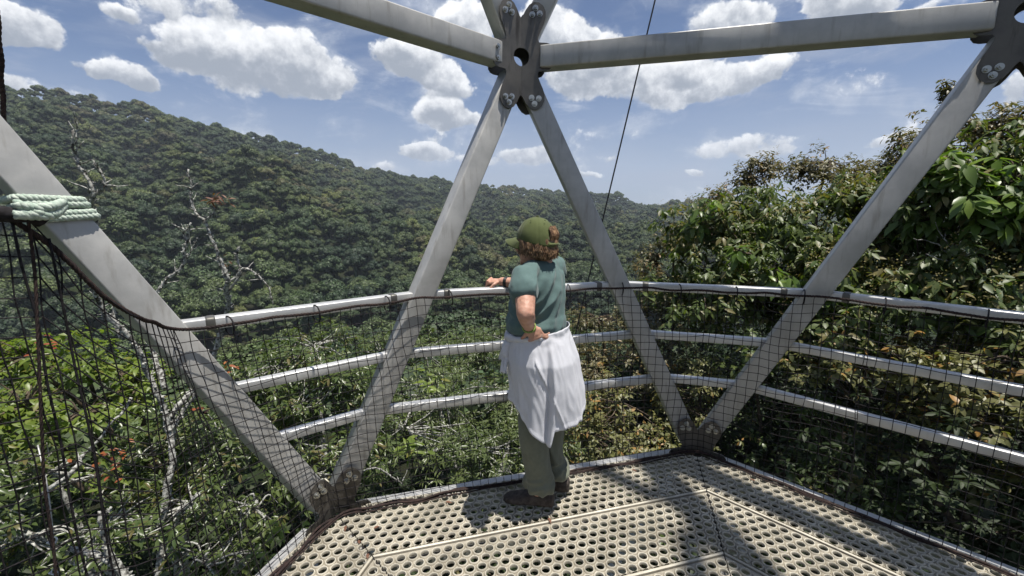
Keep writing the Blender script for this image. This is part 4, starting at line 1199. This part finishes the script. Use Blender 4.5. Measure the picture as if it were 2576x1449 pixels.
def capsule(pts, rad, k=6):
    P_ = smooth_path(pts, k) if len(pts) > 2 else np.array(pts, float)
    R_ = np.interp(np.linspace(0, 1, len(P_)), np.linspace(0, 1, len(pts)), rad)
    d0 = P_[0]-P_[1]; d0 /= np.linalg.norm(d0); d1 = P_[-1]-P_[-2]; d1 /= np.linalg.norm(d1)
    P2 = np.vstack([P_[0]+d0*R_[0]*.85, P_[0]+d0*R_[0]*.5, P_, P_[-1]+d1*R_[-1]*.5, P_[-1]+d1*R_[-1]*.85])
    R2 = np.concatenate([[R_[0]*.5, R_[0]*.86], R_, [R_[-1]*.86, R_[-1]*.5]])
    return tube_arrays(P2, R2, 14)
def fused(name, parts, voxel, m, parent, smooth=4, disp=None, fac=.5):
    A = Acc()
    for p in parts: A.add(*p)
    me = mesh_np(name, np.vstack(A.V), np.vstack(A.Q), np.vstack(A.T), m, True, link_it=False)
    o = bpy.data.objects.new(name, me); link(o)
    md = o.modifiers.new('r', 'REMESH'); md.mode = 'VOXEL'; md.voxel_size = voxel; md.use_smooth_shade = True
    ms = o.modifiers.new('s', 'SMOOTH'); ms.iterations = smooth; ms.factor = fac
    dg = bpy.context.evaluated_depsgraph_get(); new = bpy.data.meshes.new_from_object(o.evaluated_get(dg))
    o.modifiers.clear(); o.data = new; new.name = name
    if not new.materials: new.materials.append(m)
    if disp is not None:
        n = len(new.vertices); co = np.zeros(n*3, np.float32); new.vertices.foreach_get('co', co); co = co.reshape(-1,3)
        no = np.array([v.normal[:] for v in new.vertices], np.float32)
        d = np.array([disp(Vector(c), Vector(q)) for c, q in zip(co, no)], np.float32)
        new.vertices.foreach_set('co', (co+no*d[:, None]).ravel()); new.update()
    new.polygons.foreach_set('use_smooth', np.ones(len(new.polygons), bool))
    return par(o, parent)
V3 = lambda *a: Vector(a)
LS = V3(.062, 2.045, 1.325); RS = V3(.235, 2.33, 1.335)
LE = aty(1322, 788, 1.905); LW = aty(1331, 824, 2.03)
REl = V3(.115, 2.54, 1.205); RW = aty(1262, 708, 2.615)
NB = V3(.155, 2.185, 1.37); HC = V3(.124, 2.17, 1.487)
PEL = V3(.165, 2.2, .90)
# --- body (one surface)
bp_ = []
bp_.append(loft([(V3(.165,2.2,.80), lv*.15, fv*.10), (V3(.165,2.2,.92), lv*.16, fv*.12), (V3(.135,2.2,1.05), lv*.14, fv*.12), (V3(.135,2.195,1.2), lv*.14, fv*.105), (V3(.145,2.19,1.31), lv*.15, fv*.08), (V3(.15,2.188,1.36), lv*.10, fv*.06)]))
bp_.append(capsule([NB-zv_*.03, NB+zv_*.03-lv*0, HC-zv_*.05+V3(.012,-.008,0)], [.058,.052,.05]))
for S_, E_, W_ in ((LS, LE, LW), (RS, REl, RW)):
    bp_.append(capsule([S_, S_*.5+E_*.5+V3(0,0,0), E_], [.054,.050,.043]))
    bp_.append(capsule([E_, E_*.62+W_*.38, W_], [.043,.040,.0265]))
# skull, face
hf = Vector((-.82,.572,0)).normalized(); hl = Vector((-.572,-.82,0)).normalized()
bp_.append(ell(HC+V3(0,0,.015), .079, .100, .108, hl, hf, zv_))
bp_.append(ell(HC+hf*.030-zv_*.055, .056, .062, .058, hl, hf, zv_))
bp_.append(capsule([HC+hf*.090+zv_*.004, HC+hf*.102-zv_*.018, HC+hf*.118-zv_*.036], [.008,.010,.012]))
bp_.append(ell(HC+hf*.089-zv_*.063, .024, .012, .008, hl, hf, zv_)); bp_.append(ell(HC+hf*.085-zv_*.079, .020, .011, .008, hl, hf, zv_))
bp_.append(ell(HC+hf*.078-zv_*.098, .022, .018, .016, hl, hf, zv_))
for s in (1,-1):
    bp_.append(ell(HC+hf*.012+hl*s*.080-zv_*.012, .008, .017, .030, hl, hf, zv_))
    bp_.append(ell(HC+hf*.066+hl*s*.040-zv_*.035, .026, .024, .022, hl, hf, zv_))
    bp_.append(ell(HC+hf*.088+hl*s*.030+zv_*.012, .020, .010, .008, hl, hf, zv_))
# left hand on the hip: fingers point back (image right), thumb forward
def hand(W_, K_, nrm, tips, thumb, r=.0088):
    side = (K_-W_).cross(nrm).normalized()
    V_, Q_, T_ = loft([(W_, side*.024, nrm*.017), (W_+(K_-W_)*.4, side*.034, nrm*.017), (K_, side*.041, nrm*.014), (K_+(K_-W_)*.12, side*.038, nrm*.010)])
    o = [(V_, Q_, T_)]
    for i, tp in enumerate(tips):
        s = (i-1.5)*.0205; b = K_ - side*s*1.0; m1 = b*.55+tp*.45+nrm*.006
        o.append(capsule([b-(tp-b)*.15, m1, tp], [r, r*.95, r*.78], 4))
    o.append(capsule([W_+(K_-W_)*.25+side*.02*(1 if thumb[1] else -1), thumb[2], thumb[0]], [.013,.0105,.0085], 4))
    return o
LK = aty(1349, 843, 2.035)
hn = Vector((.25,-.95,.1)).normalized()
tips = [aty(1381, 838, 2.055), aty(1387, 847, 2.06), aty(1386, 856, 2.06), aty(1377, 863, 2.055)]
bp_ += hand(LW, LK, hn, tips, (aty(1313, 852, 2.06), True, aty(1322, 842, 2.04)))
# right hand drooping over the rail
RK = RW + Vector((-.080, .028, -.004)); rn = Vector((0,-.15,1)).normalized()
sd2 = (RK-RW).cross(rn).normalized()
t2 = [RK + Vector((-.020-.010*i, .065-.022*i, -.075-.004*(i % 2))) for i in range(4)]
t2 = [RK - sd2*((i-1.5)*.020) + Vector((-.020, .026, -.094+.006*abs(i-1.5))) for i in range(4)]
bp_ += hand(RW, RK, rn, t2, (RW+Vector((-.075,-.045,-.045)), False, RW+Vector((-.045,-.038,-.012))))
# legs
LH = V3(.135,2.125,.86); RH = V3(.20,2.275,.86)
LKn = V3(.115,2.115,.47); RKn = V3(.205,2.265,.47); LA = V3(.150,2.14,.09); RA_ = V3(.250,2.268,.09)
for h_, k_, a_ in ((LH, LKn, LA), (RH, RKn, RA_)):
    bp_.append(capsule([h_, h_*.5+k_*.5, k_], [.085,.072,.056])); bp_.append(capsule([k_, k_*.6+a_*.4, a_], [.054,.052,.036]))
skin_wr = lambda c, n: .0012*mnoise.noise(c*70)
body = fused('body', bp_, .0048, SKIN, person, 3, skin_wr)

# --- T-shirt
def tee_wr(c, n):
    # folds running from the shoulder down across the back, and round the hem
    d = c-V3(.145,2.19,1.2)
    u = d.dot(lv); hgt = d.z
    q = mnoise.noise(V3((u*1.0+hgt*.75)*15, d.dot(fv)*4, (hgt-u)*3.2))
    q2 = mnoise.noise(V3(c.z*34, u*7, d.dot(fv)*7))
    w_ = max(0, min(1, (1.13-c.z)/.10))
    return (1-abs(q)*2.4)*.013*(1-w_*.4) + w_*q2*.013 + .003*mnoise.noise(c*22)
tp_ = [loft([(V3(.135,2.2,.985), lv*.135, fv*.132, .95), (V3(.130,2.2,1.04), lv*.152, fv*.148, .95), (V3(.128,2.2,1.075), lv*.160, fv*.150, .95), (V3(.128,2.2,1.12), lv*.143, fv*.134, .95), (V3(.132,2.197,1.19), lv*.148, fv*.130, .95), (V3(.140,2.192,1.26), lv*.160, fv*.116, .95), (V3(.148,2.19,1.32), lv*.158, fv*.098), (V3(.152,2.188,1.36), lv*.115, fv*.075), (V3(.153,2.187,1.385), lv*.072, fv*.060)])]
tp_.append(capsule([NB+lv*.03-zv_*.02, LS+zv_*.006], [.055,.060]))
tp_.append(capsule([NB-lv*.03-zv_*.02, RS+zv_*.006], [.055,.058]))
tp_.append(capsule([LS+zv_*.004, LS+(LE-LS)*.16, LS+(LE-LS)*.36], [.062,.066,.069]))
tp_.append(capsule([RS, RS+(REl-RS)*.2, RS+(REl-RS)*.36], [.060,.062,.064]))
fused('t_shirt', tp_, .0062, TEE, person, 5, tee_wr)
# --- trousers
def pant_wr(c, n):
    lo = max(0, min(1, (.24-c.z)/.14)); 
    q = mnoise.noise(V3(c.x*9, c.y*9, c.z*(5+26*lo)+c.x*6)); q2 = mnoise.noise(V3(c.x*30, c.y*30, c.z*6))
    return (1-abs(q)*2.2)*(.012+.012*lo)+q2*.008
for h_, k_, a_ in ((LH, LKn, LA), (RH, RKn, RA_)):
    rg = []
    for t_, (rw, rd_) in zip((0,.15,.5,.85,1.), ((.080,.095),(.080,.092),(.078,.084),(.074,.077),(.072,.074))): rg.append((h_+(k_-h_)*t_, lv*rw, fv*rd_))
    for t_, (rw, rd_) in zip((.25,.5,.66,.78,.85), ((.068,.070),(.066,.070),(.065,.073),(.066,.078),(.062,.074))): rg.append((k_+(a_-k_)*t_-fv*.012*t_, lv*rw, fv*rd_))
    fused('trouser_leg', [loft(rg, 30)], .0075, PANT, person, 2, pant_wr)
# --- shoes
def shoe(heel, toe):
    d = (toe-heel); Ln_ = d.length; X = d.normalized(); Y = Vector((-X.y, X.x, 0)); root = None
    def rg(t, w_, h, z0, back=0): 
        c = heel+X*(Ln_*t); return (c+zv_*(z0+h/2), Y*w_, zv_*(h/2), .8)
    up = [rg(.0,.026,.06,.03), rg(.03,.038,.085,.025), rg(.14,.043,.112,.022), rg(.30,.041,.110,.022), rg(.42,.042,.085,.022), rg(.60,.046,.066,.022), rg(.78,.047,.055,.02), rg(.92,.040,.045,.02), rg(1.0,.022,.030,.022)]
    o = fused('shoe', [loft(up, 24)], .005, BOOT, person, 4, lambda c, n: .0015*mnoise.noise(c*60))
    so_ = [rg(-.02,.020,.026,.003), rg(.03,.038,.034,.0), rg(.2,.041,.030,.0), rg(.45,.038,.026,.003), rg(.7,.050,.026,.0), rg(.9,.044,.026,.002), rg(1.02,.022,.024,.008)]
    so_ = [(c, a*1.05, b, .6) for c, a, b, p in so_]
    s2 = fused('sole', [loft(so_, 24)], .005, SOLE, None, 2); s2.parent = o; s2.matrix_parent_inverse = (Matrix.Translation(person.location)).inverted()
    A = Acc()
    for i in range(5):
        t = .36+i*.085; hh = .117-i*.0135
        c = heel+X*(Ln_*t)+zv_*(hh)
        A.tube(smooth_path([c+Y*.030-zv_*.014, c+Y*.01+X*.008+zv_*.0035, c-Y*.01-X*.004+zv_*.0035, c-Y*.030-zv_*.014+X*.012], 4), .0026, 5)
        A.tube(smooth_path([c-Y*.030-zv_*.014, c-Y*.01+X*.008+zv_*.0045, c+Y*.01-X*.004+zv_*.0045, c+Y*.030-zv_*.014+X*.012], 4), .0026, 5)
    l = A.build('laces', LACE, None); l.parent = o; l.matrix_parent_inverse = Matrix.Translation(person.location).inverted()
shoe(V3(.232,2.125,.008), V3(-.045,2.178,.008)); shoe(V3(.335,2.25,.008), V3(.065,2.315,.008))

# --- white shirt tied round the waist
TH = np.radians([0,30,50,70,82,88,93,110,140,180,220,260,300,330,360]); ZH = [.63,.565,.565,.56,.55,.48,.468,.53,.62,.66,.70,.72,.72,.68,.63]
def skirt(scale=1., zoff=0., th0=0., th1=2*PI, seed=0, nu=220, nv=60, zt=None, name='tied_shirt'):
    V = []; closed = th1-th0 > 6.2; ths = np.linspace(th0, th1, nu, endpoint=not closed)
    for th in ths:
        zb = np.interp(th % (2*PI), TH, ZH)+zoff
        zb += .012*mnoise.noise(V3(math.cos(th)*4, math.sin(th)*4, seed))
        c0, s0 = math.cos(th), math.sin(th)
        ztop = 1.035 + .030*c0 + .006*s0            # the waistband rises towards the back
        if zt: ztop = zt
        for j in range(nv):
            v = j/(nv-1); z = ztop+(zb-ztop)*v
            h = max(0, (1.03-z)/.5)
            ax = .158+.018*min(1, h*3.5)+.022*h; ay = .158+.045*min(1, h*3.5)+.01*h
            cx = .145+.030*min(1, h*1.6)+.012*h
            if c0 > 0: ax += .012*h*c0
            g = min(1, h*1.3)**.8
            f1 = math.sin(6*th+1.3+1.2*h)+.6*math.sin(11*th+.4-1.5*h)+.6*mnoise.noise(V3(c0*3.2, s0*3.2, z*2.5+seed))*2
            fo = f1*.0100*g + .026*g*(math.exp(-((th-1.28-.25*h)/.07)**2)-.9*math.exp(-((th-1.42-.2*h)/.08)**2)) + .014*g*math.exp(-((th-.62+.1*h)/.09)**2)
            cr = mnoise.noise(V3(c0*6+z*4, s0*6, z*6+seed)); fo += (1-2*abs(cr))*.0035*(.5+g)
            tw = mnoise.noise(V3(th*5, z*34, seed+9)); fo += tw*.006*max(0, 1-abs(z-(ztop-.03))/.07)
            # diagonal seam ridge falling to the right and the gathered placket beside it
            px = c0; zs = .93-(px+.25)*.55
            if s0 > 0: fo += .010*math.exp(-((z-zs)/.012)**2)*(1 if -.25 < px < .45 else 0)
            if v > .965: fo += .0025
            r_ = scale
            V.append((cx+(ax*r_+fo)*c0, 2.2-(ay*r_+fo)*s0, z))
    nu_ = len(ths); Q = []
    for i in range(nu_ if closed else nu_-1):
        i2 = (i+1) % nu_
        for j in range(nv-1): Q.append((i*nv+j, i2*nv+j, i2*nv+j+1, i*nv+j+1))
    o = mesh_np(name, V, Q, None, WHT, True, link_it=True); md = o.modifiers.new('t', 'SOLIDIFY'); md.thickness = .0018; md.offset = -1
    return par(o, person)
sk = skirt()
# rolled waist band and the front knot with its two hanging sleeves
pts = []
for th in np.linspace(0, 2*PI, 60):
    c0, s0 = math.cos(th), math.sin(th); z = 1.026+.030*c0+.006*s0
    pts.append(V3(.145+.166*c0, 2.2-.159*s0, z))
def roll_wr(c, n): return .005*mnoise.noise(V3(c.x*30, c.y*30, c.z*60))+.003*mnoise.noise(c*60)
A_ = tube_arrays(np.array(pts), .017, 10, False); fused('waist_roll', [capsule([pts[i] for i in range(15, 36)], [.014]*10+[.022]*11, 2)], .005, WHT, person, 2, roll_wr)
KN = aty(1277, 868, 2.17)
fused('sleeve_knot', [ell(KN, .030, .026, .030), capsule([KN, KN+V3(-.012,-.01,-.03), KN+V3(-.004,-.012,-.075)], [.02,.022,.012])], .004, WHT, person, 2, roll_wr)
for (a_, b_, ww, sd_) in ((KN+V3(0,-.006,-.01), aty(1268, 938, 2.14), .028, 1), (KN+V3(-.012,0,0), aty(1264, 905, 2.17), .022, 2)):
    V = []; nv, nu = 16, 9; d = b_-a_; sx_ = Vector((.75,-.65,0)).normalized()
    for j in range(nv):
        v = j/(nv-1); c = a_+d*v+V3(-.006*math.sin(v*3), 0, 0)
        for i in range(nu):
            u = i/(nu-1)-.5; V.append(c+sx_*(u*ww*(.7+v*1.1))+Vector((.65,.75,0))*(.008*math.sin(u*14+sd_+v*3)))
    Q = [(j*nu+i, j*nu+i+1, (j+1)*nu+i+1, (j+1)*nu+i) for j in range(nv-1) for i in range(nu-1)]
    o = mesh_np('sleeve_end', V, Q, None, WHT, True); md = o.modifiers.new('t', 'SOLIDIFY'); md.thickness = .003; par(o, person)

# --- cap
def cap_pt(th, ph, r=1.):
    """th round from the brim (0) to the back (pi); ph 0 at the rim, pi/2 at the button"""
    return HC+zv_*.032+hf*(-.004)+ (hf*math.cos(th)*.108+hl*math.sin(th)*.092)*(max(0.,math.cos(ph))**.80)*r + zv_*(.100*max(0.,math.sin(ph))**.95)*r
V = []; Q = []; nth, nph = 96, 26
idx = {}
for i in range(nth):
    th = 2*PI*i/nth
    for j in range(nph+1):
        ph = (PI/2)*j/nph
        # rim drops towards the back
        p = cap_pt(th, ph)
        seam = abs(((th/(PI/3)) % 1)-.5)*2; sdp = -.0020*math.exp(-((1-seam)/.05)**2)
        nrm_ = (p-HC).normalized(); drop = (-.034*max(0, .35-math.cos(th))/1.35 - .012)*(1-j/nph)
        V.append(p+nrm_*(sdp+.0018*mnoise.noise(p*28))+zv_*drop)
for i in range(nth):
    i2 = (i+1) % nth; th = 2*PI*(i+.5)/nth
    for j in range(nph):
        ph = (PI/2)*(j+.5)/nph
        back = abs(th-PI)
        inarch = (back/.50)**2+((ph-.16)/.46)**2 < 1 and ph > .17
        if inarch: continue
        Q.append((i*(nph+1)+j, i2*(nph+1)+j, i2*(nph+1)+j+1, i*(nph+1)+j+1))
cp = mesh_np('cap_crown', V, Q, None, CAPM, True); md = cp.modifiers.new('t', 'SOLIDIFY'); md.thickness = .0028; par(cp, person)
V = []; nu, nv = 25, 10
for j in range(nv):
    v = j/(nv-1)
    for i in range(nu):
        u = (i/(nu-1)-.5)*2; th = u*1.05
        base_ = cap_pt(th, 0.02)-zv_*.006
        fw = .078*(1-abs(u)**2.6)**.5 if abs(u) < 1 else 0
        V.append(base_+hf*(fw*v)+zv_*(-.014*v+.006*(1-u*u)-.034*u*u*(.35+v*.65)-.008)+hl*0)
Q = [(j*nu+i, j*nu+i+1, (j+1)*nu+i+1, (j+1)*nu+i) for j in range(nv-1) for i in range(nu-1)]
br = mesh_np('cap_brim', V, Q, None, CAPM, True); md = br.modifiers.new('t', 'SOLIDIFY'); md.thickness = .003; par(br, person)
A = Acc(); A.add(*ell(cap_pt(0, PI/2)+zv_*.002, .008, .008, .004)); A.build('cap_button', CAPM, person)
A = Acc()
for k in range(6):
    th = PI/6+k*PI/3+PI/6*0
    p = cap_pt(th+PI/6*0+.0, .95)+ (cap_pt(th, .95)-HC).normalized()*.002; n_ = (p-HC).normalized(); a1 = n_.cross(zv_).normalized(); a2 = n_.cross(a1)
    A.tube([p+(a1*math.cos(t)+a2*math.sin(t))*.0028 for t in np.linspace(0, 2*PI, 9)], .0012, 4, False)
A.build('cap_eyelet', CAPM, person)
# --- hair: a shell under locks that curl at the ends
rng = np.random.default_rng(4)
hp = [ell(HC-hf*.014+zv_*.0, .090, .100, .088, hl, hf, zv_), ell(HC-hf*.040-zv_*.050, .078, .062, .050, hl, hf, zv_)]
# keep the face clear
hair = fused('hair', [ell(HC-hf*.030+zv_*.004, .080, .084, .082, hl, hf, zv_), ell(HC-hf*.038-zv_*.045, .070, .055, .046, hl, hf, zv_)], .006, HAIR, person, 3, lambda c, n: .006*mnoise.noise(V3(c.x*40, c.y*40, c.z*12)))
A = Acc()
for k in range(640):
    th = rng.uniform(.95, 2*PI-.95); 
    side_ = min(1, abs(th-PI)/2.2)
    st_ = cap_pt(th, rng.uniform(0, .10), .96)-zv_*(.012+.030*max(0,.35-math.cos(th))/1.35)
    rd2 = (hf*math.cos(th)+hl*math.sin(th))
    ln = rng.uniform(.046, .070)*(1+.25*side_)
    curl = rng.uniform(-.012, .020); w_ = rng.uniform(-.02,.02); tang = rd2.cross(zv_)
    m1 = st_-zv_*ln*.35+rd2*rng.uniform(-.004,.004)+tang*w_*.4; m2 = st_-zv_*ln*.72+rd2*rng.uniform(-.010,.004)+tang*w_
    e_ = st_-zv_*ln*rng.uniform(.9,1.05)+rd2*(curl-.012)+tang*(w_*1.5)
    A.tube(smooth_path([st_, m1, m2, e_], 4), np.concatenate([np.linspace(.0022, .0034, 7), np.linspace(.0034, .0006, 6)]), 4, False)
for k in range(70):     # hair in the arch of the cap
    th = PI+rng.uniform(-.42,.42); s_ = cap_pt(th, rng.uniform(.35,.62), .955); e_ = cap_pt(th+rng.uniform(-.1,.1), .08, .975)-zv_*.02
    A.tube(smooth_path([s_, (s_+e_)/2+(s_+e_-HC*2).normalized()*.008, e_], 4), .0042, 5, False)
for k in range(26):     # wisps in front of the ear
    s_ = cap_pt(rng.uniform(.75,1.15), 0., .97)-zv_*.006; e_ = s_-zv_*rng.uniform(.03,.06)-hf*rng.uniform(.0,.02)
    A.tube(smooth_path([s_, (s_+e_)/2+hl*.004, e_], 4), np.linspace(.003,.0008,9), 4, False)
for k in range(26):
    s_ = cap_pt(-rng.uniform(.75,1.15), 0., .97)-zv_*.006; e_ = s_-zv_*rng.uniform(.03,.06)-hf*rng.uniform(.0,.02)
    A.tube(smooth_path([s_, (s_+e_)/2-hl*.004, e_], 4), np.linspace(.003,.0008,9), 4, False)
A.build('hair_locks', HAIR, person)
# back strap of the cap
A = Acc(); A.tube([cap_pt(PI+u, .04, 1.0)-zv_*.036 for u in np.linspace(-.55,.55,9)], .007, 6); A.build('cap_strap', CAPM, person)
# --- watch, bracelets, rings
def band(c, ax, r1, r2, tube_r, m, name, up=None, flat=1.):
    ax = ax.normalized(); u = ax.cross(up or zv_).normalized(); v = ax.cross(u); A = Acc()
    P_ = [c+u*r1*math.cos(t)+v*r2*math.sin(t) for t in np.linspace(0, 2*PI, 25)]
    for k in (-1, 0, 1): A.tube([p+ax*(k*tube_r*1.1*flat) for p in P_], tube_r, 6, False)
    A.build(name, m, person)
d_ = (RW-REl).normalized(); band(RW-d_*.03, d_, .031, .029, .005, BLK, 'wrist_watch')
d_ = (LW-LE).normalized(); band(LW-d_*.012, d_, .0325, .031, .0032, GRNB, 'bracelet'); band(LW+d_*.006, (d_+V3(.2,.1,.3)).normalized(), .033, .030, .0025, GRNB, 'bracelet', None, .4)
b_ = LK*.70+tips[1]*.30; band(b_+hn*.003, (tips[1]-LK), .0098, .0098, .0016, GOLD, 'finger_ring', None, .3)

# ------------------------------------------------------------------ small things on and around the deck
rng = np.random.default_rng(77)
def spot(px, py, z=.012):
    d = ray(px, py); t = (z-CH)/d.z; return np.array(EYE+d*t)
sp_ = [(870,1322,'small dry leaf in the left seam of the deck, nearest the corner plate'),(905,1368,'pale curled leaf beside the left seam of the deck'),(925,1392,'dry leaf where the left seam meets the first plank joint'),(1380,1302,'round tan leaf lodged in a hole behind the heel of the near shoe'),(940,1330,'thin brown leaf on the outer plank near the left corner'),(1120,1262,'curled brown leaf against the foot rope left of the shoes'),(1590,1180,'small brown leaf by the foot rope right of the person'),(1900,1210,'dry leaf by the foot rope on the right edge of the deck')]
for i, (x, y, lb) in enumerate(sp_):
    p = spot(x, y); a = rng.uniform(0, 6.28); X = np.array((math.cos(a), math.sin(a), .12)); X /= np.linalg.norm(X)
    V = leaf_arrays(p[None], X[None], np.array([[0.,0,1.]]), np.array([rng.uniform(.030,.045)]), np.array([.016]), np.array([.25]))
    o = mesh_np('fallen_leaf', V, LQ, LF3, L_DRY, True, np.full(8, rng.random())); props(o, lb, 'leaf', 'dry leaves fallen on the deck')
# thin wire rope with two shiny clips, outside the net at the lower left
wr_ = thing('clipped_wire', 'thin wire rope with two shiny wire clips outside the net at lower left', 'wire rope', tuple(aty(135, 1370, 1.9)))
A = Acc(); A.tube(smooth_path([aty(95, 1120, 2.1), aty(118, 1220, 2.0), aty(132, 1330, 1.95), aty(138, 1440, 1.9), aty(150, 1600, 1.85)], 8), .004, 6); A.build('wire', ALU, wr_)
for (x, y, yy) in ((133, 1366, 1.93), (138, 1442, 1.9)):
    c = aty(x, y, yy); A = Acc()
    for k in (-1, 1):
        A.tube([c+V3(.004*k,0,.012*k)+V3(.018*math.cos(t),.010*math.sin(t)*k,.014*math.sin(t)) for t in np.linspace(0, 2*PI, 13)], .0045, 6, False)
        A.add(*ell(c+V3(.018*k, -.006, .004), .008, .008, .009))
    A.build('wire_clip', BOLT, wr_)
